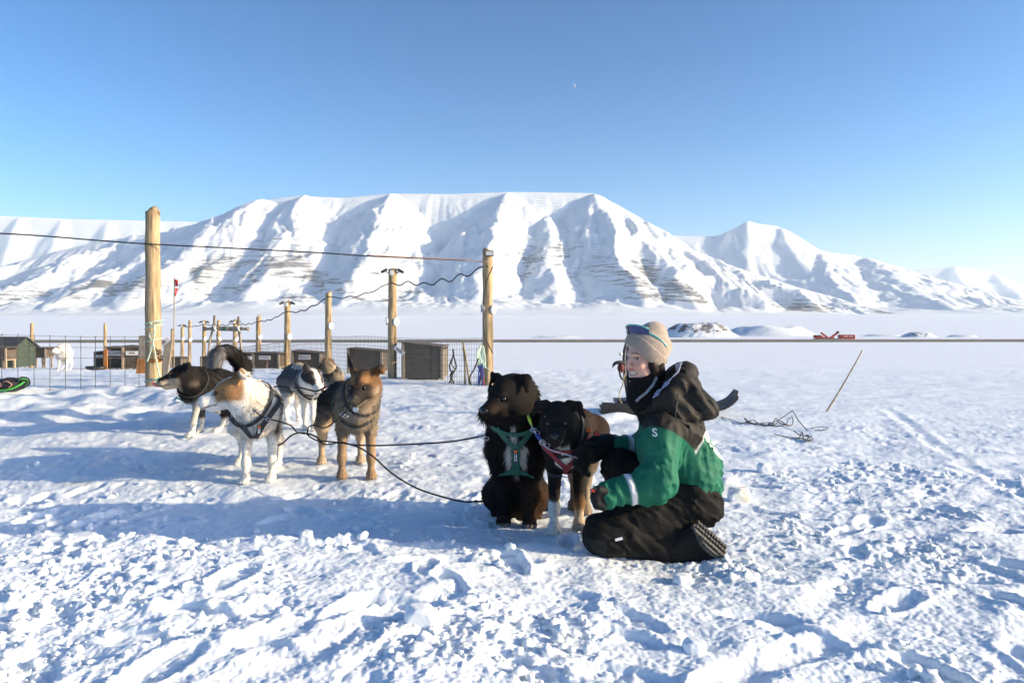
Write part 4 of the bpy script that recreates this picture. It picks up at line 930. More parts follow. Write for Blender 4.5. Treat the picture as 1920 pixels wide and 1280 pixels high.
# ---- beanie
hax = frame((.35, 0, .94), (-1, 0, 0)); ha = np.array([.64, .0, .77]); ha /= np.linalg.norm(ha)      # hat axis leans back
HB = hp_(-.020, 0, .050)
def hat_uv(Pn): r = Pn - HB; t = r @ ha; q = r - t[..., None] * ha; an = np.arctan2(q @ np.array([0, 1., 0]), q @ np.cross(ha, [0, 1., 0])); return t, an, q
B = Body(); B.ell(HB + ha * .0, (.116, .100, .105), frame((-.70, -.60, .42)), .03); B.cap(HB + ha * .035 + np.array([.006, .004, .01]), .093, HB + ha * .066 + np.array([-.006, .004, .020]), .062, .04)
def hat_post(Pn, D):
    t, an, q = hat_uv(Pn); cut = -(t + .042); D = np.maximum(D, cut)
    D = D - .0022 * noise3(Pn, 34, 3)
    return D
V, F = B.mesh(.0055, post=hat_post); C = np.tile([.37, .305, .25], (len(V), 1)); add('beanie', V, F, M_knit, C * (1 + .12 * noise3(V, 40, 2))[:, None])
B = Body(); B.ell(HB + ha * .0, (.124, .110, .118), frame((-.70, -.60, .42)), .03)
def cuff_post(Pn, D):
    t, an, q = hat_uv(Pn); D = np.maximum(D - .003 * np.cos(an * 62) - .001, np.abs(t + .022) - .034); return D
V, F = B.mesh(.0042, post=cuff_post); add('beanie_cuff', V, F, M_knit, np.tile([.34, .28, .23], (len(V), 1)))
# ---- neck gaiter
gx_ = W(1212, 738, 3.60)
B = Body(); B.ell(hp_(.030, 0, -.075), (.070, .070, .06), hf, .03); B.chain([hp_(.004, 0, -.098), W(1214, 740, 3.60), W(1232, 776, 3.61)], [.073, .088, .10], .04); B.cap(hp_(.035, 0, -.115), .046, W(1196, 748, 3.58), .05, .04)
def g_post(Pn, D): l = (Pn - HC) @ hf; return np.maximum(D + .003 * noise3(Pn, 60, 4), (l[:, 2] + .088 - .40 * np.clip(.065 - l[:, 0], 0, .12)))
V, F = B.mesh(.0065, post=g_post); bg_ = bvh_of(V - PO, F); add('neck_gaiter', V, F, M_fleece, np.tile([.010, .010, .011], (len(V), 1)))
ribbon(bg_, [W(1243, 704, 3.50) - PO, W(1225, 722, 3.48) - PO, W(1208, 738, 3.48) - PO, W(1190, 753, 3.5) - PO], .012, .003, thick=.005).build('gaiter_trim', material('grey_trim', (.30, .32, .34), rough=.9, noise=(150, .6), bump=(200, 1, .01)), woman)
# ---- cloth folds: sharp-backed wrinkles drawn out along a direction
def folds(Pn, along, sa, sc, seed, sharp=2.0):
    a_ = np.array(along, float); a_ /= np.linalg.norm(a_); t_ = Pn @ a_; Q = Pn * sc + np.outer(t_ * (sa - sc), a_)
    Q = Q + .35 * np.stack([noise3(Pn, 7, seed + 1), noise3(Pn, 7, seed + 2), noise3(Pn, 7, seed + 3)], 1)
    return (1 - np.clip(np.abs(noise3(Q, 1.0, seed)) * 1.7, 0, 1)) ** sharp
# ---- jacket
JS = (W(1240, 806, 3.455), W(1236, 903, 3.37), W(1136, 929, 3.34)); JF = (W(1232, 800, 3.80), W(1216, 842, 3.90), W(1141, 837, 3.86))
B = Body(); I3 = np.eye(3)
B.ell(W(1287, 868, 3.62), (.172, .195, .17), I3, .06); B.ell(W(1262, 800, 3.62), (.148, .215, .125), I3, .07); B.ell(W(1300, 902, 3.62), (.140, .19, .085), frame((.93, 0, -.36)), .05)
B.ell(W(1247, 845, 3.60), (.14, .16, .16), I3, .06)
B.chain(JS, [.098, .082, .060], .045); B.chain(JF, [.095, .075, .066], .045)
B.ell(W(1222, 915, 3.37), (.06, .06, .06), I3, .04)
B.cap(W(1258, 770, 3.62), .13, W(1250, 745, 3.62), .105, .05)
def seg_t(Pn, a, b): ba = b - a; return ((Pn - a) @ ba) / (ba @ ba)
def jk_post(Pn, D):
    x, y, z = Pn.T; f = .0045 * noise3(Pn, 9, 21) * 1.6 + .006 * np.sin(40 * (z * .8 + x * .45) + 5 * noise3(Pn, 6, 8)) * sstep(.25, .6, noise3(Pn, 5, 31) + .25)
    te = seg_t(Pn, JS[1], JS[2]); f = f + .005 * np.sin(te * 26 + 3 * noise3(Pn, 12, 5)) * ((te > -.15) & (te < 1) & (y < 3.47))
    te = seg_t(Pn, JF[1], JF[2]); f = f + .005 * np.sin(te * 24 + 3 * noise3(Pn, 12, 6)) * ((te > -.1) & (te < 1) & (y > 3.78))
    hem = W(1290, 915, 3.62)[2]; f = f + .006 * np.sin(np.arctan2(y - 3.62, x - W(1290, 900, 3.62)[0]) * 26) * sstep(hem + .06, hem + .0, z)
    f = f * .6 + .013 * folds(Pn, (1, .2, -.55), 4, 15, 61) * sstep(-.3, .4, noise3(Pn, 4, 63)) + .007 * folds(Pn, (.2, .3, 1), 6, 26, 67) - .008
    return D - f
V, F = B.mesh(.0062, post=jk_post); N = vnormals(V, F)
pxs = V[:, 0] / V[:, 1] * FPX + 960; pys = HOR + (CAMZ - V[:, 2]) / V[:, 1] * FPX      # where the seams run on this jacket
sx = V[:, 0] * FPX / 3.5 + 960; sy = HOR + (CAMZ - V[:, 2]) * FPX / 3.5                 # sagittal pattern coordinates (cm-like), same on both sides
yoke = np.interp(sx, [1160, 1196, 1212, 1230, 1252, 1275, 1300, 1325, 1340, 1375], [815, 805, 792, 793, 801, 818, 842, 806, 785, 760])
C = mixc(np.tile(BLACKF, (len(V), 1)), GREEN, sstep(-2, 2, sy - yoke))
pipe = .9 * np.exp(-((sy - yoke - 2) / 2.4) ** 2) * (sx > 1298) * (sx < 1345); C = mixc(C, WHITEF, np.clip(pipe, 0, 1))
back = (N[:, 0] > .45) & (sy > np.interp(sx, [1300, 1330, 1360], [845, 806, 780])) & (sy < np.interp(sx, [1320, 1345, 1365], [818, 853, 870])) & (sx > 1322); C[back] = WHITEF
for (a, b, lo, hi, ym) in ((JS[1], JS[2], .50, .60, 'n'), (JF[1], JF[2], .46, .58, 'f')):
    te = seg_t(V, a, b); rd = np.linalg.norm(V - a - np.clip(te, 0, 1)[:, None] * (b - a), axis=1); m = sstep(lo - .02, lo + .02, te) * sstep(hi + .02, hi - .02, te) * (rd < .105) * ((V[:, 1] < 3.47) if ym == 'n' else (V[:, 1] > 3.77)); C = mixc(C, np.array([.62, .63, .66]), m)
jb = bvh_of(V - PO, F); add('jacket', V, F, M_shell, C)
decal_text('S', .052, W(1225, 809, 3.4) - PO, (1, 0, 0), (0, 0, 1), jb, (0, 1, 0), .003, M_print, 'sleeve_letter', woman)
M_gtext = material('green_print', (.02, .22, .09), rough=.6)
decal_text('G', .095, W(1341, 829, 3.58) - PO, (.25, 1, 0), (-.2, 0, 1), jb, (-1, 0, -.1), .003, M_gtext, 'back_logo', woman)
# hood: stand-up collar ring and the bag hanging behind
B = Body(); rc = W(1246, 728, 3.62); e1 = W(1283, 698, 3.62) - W(1205, 770, 3.62); e1h = e1 / 2; e2 = np.array([0, .148, 0])
ring = [rc + e1h * 1.02 * math.cos(a) + e2 * math.sin(a) + np.array([.0, 0, -.01]) for a in np.linspace(0, 2 * math.pi, 25)]
for i in range(24):
    a = np.linspace(0, 2 * math.pi, 25)[i]; r_ = .032 + .006 * max(0, math.cos(a)); B.cap(ring[i], r_, ring[i + 1], r_, .03)
    lowp = W(1262, 772, 3.62) + np.array([.10 * math.cos(a), .15 * math.sin(a), 0]); B.cap(ring[i], .03, lowp, .040, .03)
B.ell(W(1312, 752, 3.62), (.095, .15, .058), frame((.72, 0, -.69)), .025); B.cap(W(1300, 728, 3.50), .036, W(1300, 728, 3.74), .036, .02); B.cap(W(1330, 768, 3.52), .040, W(1330, 768, 3.72), .040, .025); B.cap(W(1303, 738, 3.47), .03, W(1328, 772, 3.49), .03, .02)
hood_fold = lambda Pn, D: D - (.014 * folds(Pn, (.6, .1, -.7), 5, 17, 81) - .007 + .007 * noise3(Pn, 11, 41) + .006 * np.sin(55 * ((Pn[:, 0]) * .7 - Pn[:, 2] * .7) + 6 * noise3(Pn, 7, 43)) * sstep(-.1, .4, noise3(Pn, 6, 44)))
V, F = B.mesh(.0068, post=hood_fold); hb = bvh_of(V - PO, F); add('hood', V, F, M_shell, np.tile(BLACKF * 1.15, (len(V), 1)))
lin = [W(1266, 671, 3.56), W(1256, 683, 3.50), W(1242, 702, 3.475), W(1228, 722, 3.47), W(1213, 738, 3.475)]
ribbon(hb, [q - PO + np.array([-.012, 0, .006]) for q in lin], .036, .002, thick=.004).build('hood_lining', M_lining, woman)
mb = MB(); cpts = spline([hb.find_nearest(Vector(W(1270, 738, 3.44) - PO))[0] + Vector((0, -.006, 0)), jb.find_nearest(Vector(W(1275, 758, 3.42) - PO))[0] + Vector((0, -.012, 0)), jb.find_nearest(Vector(W(1282, 776, 3.42) - PO))[0] + Vector((0, -.007, 0)), jb.find_nearest(Vector(W(1294, 794, 3.42) - PO))[0] + Vector((0, -.007, 0))], 6)
mb.tube(cpts, .0023, 6); mb.build('hood_cord', M_cord, woman); mb = MB(); mb.tube([cpts[-1], cpts[-1] + Vector((.004, 0, -.014))], .006, 8); mb.build('toggle', M_toggle, woman)
# ---- trousers
B = Body()
B.ell(W(1296, 930, 3.62), (.135, .19, .12), I3, .06); B.cap(W(1302, 925, 3.545), .118, W(1131, 997, 3.44), .090, .05); B.ell(W(1124, 1004, 3.43), (.088, .085, .092), I3, .04)
B.cap(W(1135, 1012, 3.43), .08, W(1265, 1027, 3.44), .066, .02); B.ell(W(1322, 950, 3.57), (.07, .12, .09), I3, .05); B.cap(W(1190, 995, 3.45), .06, W(1280, 990, 3.47), .06, .04)
B.chain([W(1285, 915, 3.70), W(1160, 874, 3.80), W(1178, 985, 3.84)], [.115, .088, .068], .04)
def tr_post(Pn, D):
    x, y, z = Pn.T; return D - (.016 * folds(Pn, (1, .1, .35), 4, 13, 71) * sstep(-.4, .3, noise3(Pn, 4, 73)) + .009 * folds(Pn, (.7, .2, -.7), 6, 22, 77) - .010 + .005 * noise3(Pn, 8, 51) * .8 + .006 * np.sin(48 * (x * .5 + z * .9) + 6 * noise3(Pn, 6, 53)) * sstep(.0, .5, noise3(Pn, 5, 55) + .15) + .004 * np.sin(70 * x + 20 * z) * (x > W(1290, 0, 3.6)[0]) * (z > .33))
V, F = B.mesh(.0072, post=tr_post); tb = bvh_of(V - PO, F); 
sx = V[:, 0] * FPX / 3.43 + 960; sy = HOR + (CAMZ - V[:, 2]) * FPX / 3.43; TC = np.tile([.0095, .0092, .0092], (len(V), 1))
TC[(sx < 1134) & (sy > 1001) & (V[:, 1] < 3.6)] = (.018, .0195, .023); TC[(sx > 1138) & (sy > 1030 - (sx - 1140) * .06) & (V[:, 1] < 3.6)] = (.016, .016, .017)
TC[(np.abs(sx - 1136) < 1.5) & (sy > 1001)] = (.005, .005, .005); TC[(np.abs(sy - 960 - (sx - 1290) * 1.6) < 1.8) & (sx > 1284) & (sx < 1300)] = (.05, .05, .05)
add('trousers', V, F, M_trouser, TC)
mb = MB(); q = tb.find_nearest(Vector(W(1158, 1018, 3.3) - PO)); mb.box(q[0] + q[1] * .003, (.035, .004, .012), Matrix.Rotation(-.25, 3, 'Y')); mb.build('white_tag', M_print, woman)
# knee patch
# ---- near boot, toes on the snow, sole turned back
gz0 = W(1330, 1052, 3.43)
bf_ = frame(tuple(W(1338, 1040, 3.43) - W(1296, 1002, 3.43)), (.7, 0, .7)); heel = W(1296, 1006, 3.43); toe = W(1332, 1038, 3.43)
B = Body(); B.cap(W(1262, 1026, 3.44), .060, heel, .050, .03); B.cap(heel, .054, toe, .048, .03); B.cap(W(1270, 1035, 3.44), .055, toe - [.02, 0, .0], .045, .03); B.ell(W(1285, 1018, 3.44), (.065, .05, .05), I3, .03)
V, F = B.mesh(.006); bo = add('boot', V, F, M_boot)
sd_ = (toe - heel) / np.linalg.norm(toe - heel); sn_ = np.array([-sd_[2], 0, sd_[0]]); sn_ = -sn_ if sn_[0] < 0 else sn_; sn_ = sn_ * math.cos(.6) + np.array([0, -math.sin(.6), 0]); sw_ = np.cross(sn_, sd_)
mb = MB(); outl = []
c0 = (heel + toe) / 2 + sn_ * .053 - PO; L_ = np.linalg.norm(toe - heel) + .085
for k in range(28):
    a = 2 * math.pi * k / 28; u_ = math.cos(a); wv = .050 * (1 + .22 * u_ - .16 * math.cos(2 * a)); outl.append((u_ * L_ / 2, math.sin(a) * wv))
M3 = Matrix(((sd_[0], sw_[0], sn_[0]), (sd_[1], sw_[1], sn_[1]), (sd_[2], sw_[2], sn_[2])))
V_ = [Vector(c0) + M3 @ Vector((x, y, -.016)) for x, y in outl] + [Vector(c0) + M3 @ Vector((x, y, .010)) for x, y in outl]; n_ = 28
mb.add(V_, [tuple(range(n_)), tuple(range(2 * n_ - 1, n_ - 1, -1))] + [(k, k + n_, (k + 1) % n_ + n_, (k + 1) % n_) for k in range(n_)])
for k in range(11):
    for y in (-1, 0, 1):
        x = (k - 5) * L_ * .082; mb.box(Vector(c0) + M3 @ Vector((x, y * .032, .0135)), (.014, .021 if y else .015, .016), M3 @ Matrix.Rotation(y * .45, 3, 'Z'), bev=.002)
mb.build('sole', M_sole, bo)
B = Body(); B.cap(W(1176, 985, 3.84), .06, W(1172, 1000, 3.85), .05, .03); B.cap(W(1182, 1002, 3.86), .045, W(1140, 1004, 3.84), .040, .03); V, F = B.mesh(.008); add('boot', V, F, M_boot)
# ---- gloves with fingers
def glove(name, wrist, palm, tips, thumb, rw, rf, cuffc):
    B = Body(); w_, p_ = np.array(wrist), np.array(palm); B.cap(w_, rw, p_, rw * .92, .03)
    for ch2 in tips: B.chain([np.array(q) for q in ch2], [rf * 1.15, rf * 1.05, rf, rf * .9][:len(ch2)], .010)
    B.chain([np.array(q) for q in thumb], [rf * 1.2, rf * 1.05, rf * .9][:len(thumb)], .012)
    V, F = B.mesh(.0055); return add(name, V, F, M_glove)
# far hand reaching down to the harness
tips = []
for k, (dx, dy) in enumerate(((0, 0), (6, 6), (12, 14), (17, 22))):
    base = W(1104 + dx * .6, 838 + dy * .55, 3.79 + .015 * k); tips.append([base, W(1086 + dx * .75, 850 + dy * .8, 3.76 + .012 * k), W(1080 + dx * .8, 868 + dy * .7, 3.77 + .012 * k), W(1090 + dx * .75, 878 + dy * .5, 3.80 + .012 * k)])
gl = glove('glove', W(1136, 838, 3.86), W(1110, 844, 3.82), tips, [W(1112, 836, 3.78), W(1092, 836, 3.745), W(1078, 846, 3.74)], .062, .0185, None)
B = Body(); B.ell(W(1108, 850, 3.81), (.058, .05, .055), I3, .03); B.cap(W(1140, 836, 3.865), .068, W(1122, 838, 3.84), .066, .02); V, F = B.mesh(.007); link('glove_cuff', mesh_np('glove_cuff', V - PO, F, M_glove), gl)
# near hand, loosely closed, resting on the thigh
tips = []
for k in range(4):
    y_ = 3.29 + .021 * k; b_ = W(1124, 921 + 2 * k, y_ + .01); tips.append([b_, W(1117, 930 + 1.5 * k, y_), W(1119, 944 + k, y_), W(1130, 948 + k, y_ + .005)])
gl = glove('glove', W(1140, 929, 3.345), W(1127, 931, 3.335), tips, [W(1132, 920, 3.29), W(1122, 918, 3.275), W(1114, 927, 3.275)], .056, .0175, None)
for (px_, py_, d_) in ((1114, 920, 3.265), (1119, 813, 3.80)):
    mb = MB(); c_ = W(px_, py_, d_) - PO; mb.box(c_, (.034, .010, .013), Matrix.Rotation(.35, 3, 'Y'), bev=.004); mb.build('toggle', M_red, woman)
    mb = MB(); mb.tube(spline([c_ + np.array([.012, -.004, .002]), c_ + np.array([0, -.008, .016]), c_ + np.array([-.018, -.005, .006]), c_ + np.array([-.016, -.004, -.008])], 5), .002, 6); mb.build('drawcord', M_toggle, woman)
# sunglasses pushed up on the beanie
sg = empty('sunglasses', tuple(W(1215, 625, 3.52))); tag(sg, 'blue mirrored sports sunglasses with teal frame on the beanie', 'sunglasses'); SO = W(1215, 625, 3.52)
gf = frame((-.76, -.63, .15)); gc = hp_(.058, 0, .124); N_ = 15
def lens_pt(u, v): a = u * 1.05; return gc + gf @ np.array([.075 * math.cos(a) - .055 + .012 * v, .082 * math.sin(a), v * .040 - .006 * (1 - abs(u)) * (v < 0) * 0])
Vl = [lens_pt(-1 + 2 * i / (N_ - 1), v * (1 - .35 * abs(-1 + 2 * i / (N_ - 1)) ** 3) - (.0 if v > 0 else -.35 * math.exp(-((-1 + 2 * i / (N_ - 1)) / .12) ** 2))) - SO for v in (-1, -.33, .33, 1) for i in range(N_)]
Vb = [p + gf[:, 0] * -.004 for p in Vl]; Fl = [(r * N_ + i, r * N_ + i + 1, (r + 1) * N_ + i + 1, (r + 1) * N_ + i) for r in range(3) for i in range(N_ - 1)]; nb_ = len(Vl)
mb = MB(); mb.add(Vl + Vb, Fl + [tuple(q + nb_ for q in f)[::-1] for f in Fl]); mb.build('lens', M_lens, sg, True)
mb = MB(); mb.tube([Vector(Vl[3 * N_ + i]) for i in range(N_)], .0038, 6); mb.build('frame', M_frame, sg, True)
for y in (1, -1):
    i = N_ - 1 if y > 0 else 0; a = Vector(Vl[2 * N_ + i]); mb = MB(); e_ = Vector(hp_(-.045, y * .112, .062) - SO); mb.tube(spline([a, a.lerp(e_, .5) + Vector(hf @ np.array([0, y * .010, .004])), e_], 6), .0042, 6); mb.build('temple', M_frame, sg, True)
# ================================================================ YARD: posts, fences, kennels, sleds
def wood(name, col, amt=.3):
    m = material(name, col, rough=.75, spec=.2, noise=(3.2, amt, (9, 9, 1.1)), bump=(7, .5, .01, (14, 14, 1.4))); return m
M_post = wood('peeled_log', (.38, .28, .165), .5); M_grey = wood('weathered_board', (.30, .255, .20), .35); M_pale = wood('pale_board', (.45, .33, .22), .3); M_orangew = wood('orange_board', (.42, .17, .05), .3)
M_ply = material('dark_film_plywood', (.085, .064, .045), rough=.7, noise=(4, .35), bump=(30, .2, .004)); M_ply2 = material('grey_plywood', (.13, .11, .085), rough=.75, noise=(5, .25, (1, 1, 4)), bump=(30, .25, .004))
M_dark = material('kennel_inside', (.012, .011, .010), rough=.9); M_wire = material('galvanised_wire', (.085, .085, .08), rough=.55, metal=.3); M_cable = material('black_cable', (.012, .012, .012), rough=.6)
M_rope_o = material('orange_rope', (.46, .26, .19), rough=.8, bump=(300, .6, .003)); M_rope_t = material('teal_rope', (.16, .42, .36), rough=.8, bump=(300, .6, .003)); M_rope_g = material('pale_green_rope', (.42, .55, .45), rough=.8, bump=(300, .6, .003))
M_line = material('faded_line', (.07, .07, .065), rough=.8); M_rope_k = material('black_rope', (.014, .014, .016), rough=.75, bump=(300, .6, .003)); M_chain = material('rusty_chain', (.09, .05, .035), rough=.7, metal=.4); M_blue = material('blue_webbing', (.03, .06, .28), rough=.7)
M_plate = material('name_plate', (.66, .64, .60), rough=.6, noise=(25, .15)); M_ink = material('dark_red_paint', (.14, .02, .02), rough=.6); M_lampk = material('lamp_housing', (.02, .02, .02), rough=.5); M_lampf = material('lamp_glass', (.6, .6, .58), rough=.2, spec=.6)
M_hut = material('green_boards', (.035, .052, .036), rough=.7, noise=(6, .25, (8, 1, 1))); M_roof = material('dark_roofing', (.045, .048, .055), rough=.7, noise=(5, .2)); M_bamboo = material('bamboo', (.34, .26, .13), rough=.5, noise=(4, .4, (1, 1, 6)))
M_redm = material('red_machine_paint', (.38, .028, .016), rough=.5, noise=(1.5, .25)); M_steel = material('dark_steel', (.05, .045, .045), rough=.5); M_gravel = material('road_gravel', (.150, .145, .120), rough=.95, noise=(.35, .25), bump=(3, .6, .1))
ORD = ['first', 'second', 'third', 'fourth', 'fifth', 'sixth', 'seventh', 'eighth', 'ninth', 'tenth', 'eleventh', 'twelfth', 'thirteenth']
def weather(m, sc=9, crack=.35, knots=True):
    """long dark drying cracks and a few knots on a wood material"""
    nt = m.node_tree; b = nt.nodes['Principled BSDF']; src = b.inputs['Base Color'].links[0].from_socket; tc = next(n for n in nt.nodes if n.type == 'TEX_COORD')
    for k in range(2 if knots else 1):
        mp = nt.nodes.new('ShaderNodeMapping'); mp.inputs['Scale'].default_value = (sc * 2.2, sc * 2.2, .55) if k == 0 else (5.5, 5.5, 3.2)
        n = nt.nodes.new('ShaderNodeTexNoise'); n.inputs['Scale'].default_value = 1; n.inputs['Detail'].default_value = 5 if k == 0 else 1; n.inputs['Distortion'].default_value = .4
        mr = nt.nodes.new('ShaderNodeMapRange'); mr.inputs['From Min'].default_value = .58 if k == 0 else .70; mr.inputs['From Max'].default_value = .68 if k == 0 else .76; mr.inputs['To Min'].default_value = 1; mr.inputs['To Max'].default_value = crack
        nt.links.new(tc.outputs['Object'], mp.inputs[0]); nt.links.new(mp.outputs[0], n.inputs['Vector']); nt.links.new(n.outputs['Fac'], mr.inputs['Value'])
        vm = nt.nodes.new('ShaderNodeVectorMath'); vm.operation = 'SCALE'; nt.links.new(src, vm.inputs[0]); nt.links.new(mr.outputs[0], vm.inputs['Scale']); src = vm.outputs[0]
    nt.links.new(src, b.inputs['Base Color'])
for m_ in (M_post, M_grey, M_pale): weather(m_)
weather(M_ply2, 5, .6, False)
def root(name, p, label, cat, group=None):
    o = empty(name, tuple(p)); tag(o, label, cat, group); return o
def log_mesh(a, b, r0, r1, seed=0):
    """peeled log, slightly wavy, with a bevelled crown"""
    g = random.Random(seed); a, b = Vector(a), Vector(b); mb = MB(); pts = []; rr = []
    for i in range(13):
        t = i / 12; pts.append(a.lerp(b, t) + Vector((g.uniform(-1, 1), g.uniform(-1, 1), 0)) * r0 * .05); rr.append((r0 + (r1 - r0) * t) * g.uniform(.965, 1.03))
    rr[-1] = r1; pts.append(b + (b - a).normalized() * r1 * .04); rr.append(r1 * .95)
    mb.tube(pts, rr, 16); return mb
def post(px, top, d, w, label, lean=0, discs=(), lamps=None, mat=None, sunk=.25):
    b = GP(px, d); t = P(px + lean, top, d); r = w / 2 / FPX * d; o = root('wooden_post', b, label, 'post', 'wooden posts round the dog yard')
    log_mesh(Vector((0, 0, -sunk)), t - b, r * 1.04, r * .94, int(px)).build('log', mat or M_post, o, True)
    for (py, dirx) in discs:
        c = P(px, py, d) - b; n = Vector((dirx, -.62, 0)).normalized(); rr = .078
        mb = MB(); mb.tube([c + n * (r * .9), c + n * (r * .9 + .03)], rr, 20); dk = mb.build('number_disc', M_white_paint, o)
        u = Vector((0, 0, 1)); rgt = u.cross(n); mk = MB(); cc = c + n * (r * .9 + .032)
        for sg_ in (-1, 1): mk.tube([cc + rgt * .028 * math.cos(a) + u * (.03 * sg_ + .03 * math.sin(a)) * .9 for a in np.linspace(.6 if sg_ > 0 else 3.6, 5.6 if sg_ > 0 else 8.2, 9)], .006, 5)
        mk.build('number', M_toggle, dk)
    if lamps == 'pair':
        for sg_ in (-1, 1):
            c = t - b + Vector((sg_ * (r + .07), -.02, -.03)); rt = Matrix.Rotation(sg_ * .5, 3, 'Y'); mb = MB(); mb.box(c, (.13, .10, .045), rt, bev=.01); mb.bar(c, t - b + Vector((sg_ * r * .7, 0, -.08)), .018); lo = mb.build('floodlight', M_lampk, o)
            mf = MB(); mf.box(c + rt @ Vector((0, -.002, -.026)), (.10, .08, .006), rt); mf.build('lamp_glass', M_lampf, lo)
        mb = MB(); mb.box(t - b + Vector((0, -r - .01, -.07)), (.06, .03, .09)); mb.build('junction_box', M_white_paint, o)
    elif lamps == 'single':
        c = t - b + Vector((.035, -r - .02, -.055)); mb = MB(); mb.box(c, (.15, .05, .10), None, bev=.012); lo = mb.build('floodlight', M_lampk, o); mf = MB(); mf.box(c + Vector((0, -.026, 0)), (.115, .006, .07)); mf.build('lamp_glass', M_lampf, lo)
    return o
POST_L = post(288, 397, 11.4, 27, 'tallest and thickest wooden post, with teal rope tied round it', -2, sunk=.3)
row = [(915, 470, 12.2, 20, [(580, 1.4), (578, -2.2)], 'single'), (735, 505, 13.8, 17, [(603, 1.25), (602, -2.2)], 'pair'), (615, 550, 17, 12.5, [(611, 1.25)], None), (538, 566, 20, 11.5, [(631, 1.25)], 'pair'), (484, 594, 24, 9.5, [(632, 1.25)], None),
       (440, 601, 27, 8.2, [(636, 1.25)], 'pair'), (409, 602, 29, 7, [(635, 1.25)], None), (382, 602, 30, 7, [(635, 1.25)], 'pair'), (355, 602, 34, 6, [(637, 1.25)], None), (341, 609, 36, 6, [(635, 1.25)], 'pair'), (322, 618, 38, 6, [], None)]
for i, (px, tp, d_, w_, dc, lm) in enumerate(row):
    post(px, tp, d_, w_, ('wooden post hung with a rope coil at the right end of the post row' if i == 0 else '%s wooden post from the right end of the post row%s' % (ORD[i], ', topped by two small floodlights' if lm == 'pair' else '')), 1 if i else -1, dc, lm)
post(59, 606, 30, 6.5, 'bare thin post left of the white dog', 1); post(197, 607, 27, 5.5, 'bare thin post between the white dog and the tallest post')
# cables
def cable(name, pts, r, mat, label, cat='cable', n=8, sides=6, kind=None):
    o = MB().tube(spline(pts, n), r, sides).build(name, mat, None, True); return tag(o, label, cat)
def sag(a, b, s, k=7, wav=0):
    a, b = Vector(a), Vector(b); out = []
    for i in range(k + 1):
        t = i / k; out.append(a.lerp(b, t) + Vector((0, 0, -s * 4 * t * (1 - t) + (wav * (1 if i % 2 else -1) * (.2 + .8 * random.random()) if 0 < i < k else 0))))
    return out
cable('overhead_cable', [P(-90, 433, 11.0), P(60, 441, 11.1), P(200, 452, 11.25), P(288, 458, 11.28), P(430, 465, 11.5), P(600, 474, 11.75), P(690, 480, 11.9), P(780, 484, 12.0), P(878, 488, 12.1)], .011, M_cable, 'black cable strung from the left edge past the tall post')
cable('overhead_rope', [P(690, 478.5, 11.88), P(780, 483, 11.98), P(870, 487, 12.08), P(884, 489, 12.1), P(900, 491, 12.1), P(913, 491, 12.08)], .009, M_rope_o, 'orange rope along the end of the overhead cable', 'rope')
seq = [(915, 499, 12.1), (735, 530, 13.7), (615, 556, 16.9), (538, 584, 19.9), (484, 604, 23.9), (440, 607, 26.9), (382, 608, 29.9), (341, 612, 35.9)]
for i in range(len(seq) - 1):
    a, b = P(*seq[i]), P(*seq[i + 1]); cable('lamp_cable', sag(a, b, .12 if i < 3 else .05, 11 if i == 0 else 8, .05 if i == 0 else .03), .012 if i < 2 else .016, M_cable, 'wavy black lamp cable between the %s and %s posts from the right' % (ORD[[0, 1, 2, 3, 4, 5, 7, 9][i]], ORD[[0, 1, 2, 3, 4, 5, 7, 9][i + 1]]))
cable('post_cable', [P(924, 500, 12.05), P(912, 530, 12.05), P(906, 580, 12.05), P(909, 630, 12.05), P(918, 650, 12.05), P(924, 662, 12.05)], .010, M_cable, 'thin cable running down the post at the right end')
# wire fences
def wire_fence(a, b, h, cell, r, label, lean=.0, jig=.01, seed=0):
    """a, b ground points; welded mesh hung between them"""
    g = random.Random(seed); a, b = Vector(a), Vector(b); L = (b - a).length; nx = int(L / cell[0]); nz = int(h / cell[1]); o = root('wire_fence', a, label, 'fence', 'wire mesh fences'); mv, mh = MB(), MB(); dr = (b - a)
    def pt(u, z): q = dr * u; return Vector((q.x, q.y + lean * z, q.z + z + jig * math.sin(u * L * 2.3 + seed)))
    for i in range(nx + 1):
        u = i / nx; mv.tube([pt(u, -.10), pt(u + g.uniform(-.002, .002), h * .5), pt(u, h + .02)], r, 4, False)
    for j in range(nz + 1): mh.tube([pt(k / 10, j * h / nz) for k in range(11)], r, 4, False)
    mv.build('upright_wires', M_wire, o); mh.build('level_wires', M_wire, o); return o
fa, fb = GP(-60, 10.2), GP(287, 11.35); zt = P(0, 655, 10.3).z
wire_fence(fa, fb, .80, (.185, .155), .0045, 'near wire fence left of the tallest post', seed=1)
wire_fence(GP(737, 13.75), GP(912, 12.35), .76, (.055, .085), .003, 'wire fence with hanging harness between the two rightmost posts', seed=2)
wire_fence(GP(616, 16.95), GP(733, 13.9), .80, (.075, .085), .0034, 'wire fence between the second and third posts from the right', seed=3)
wire_fence(GP(539, 19.95), GP(613, 17.05), .75, (.10, .10), .0042, 'wire fence behind the kennel marked ARGON', seed=4)
wire_fence(GP(441, 26.9), GP(537, 20.05), .75, (.16, .12), .0055, 'farthest wire fence, behind the small dark kennels', seed=5)
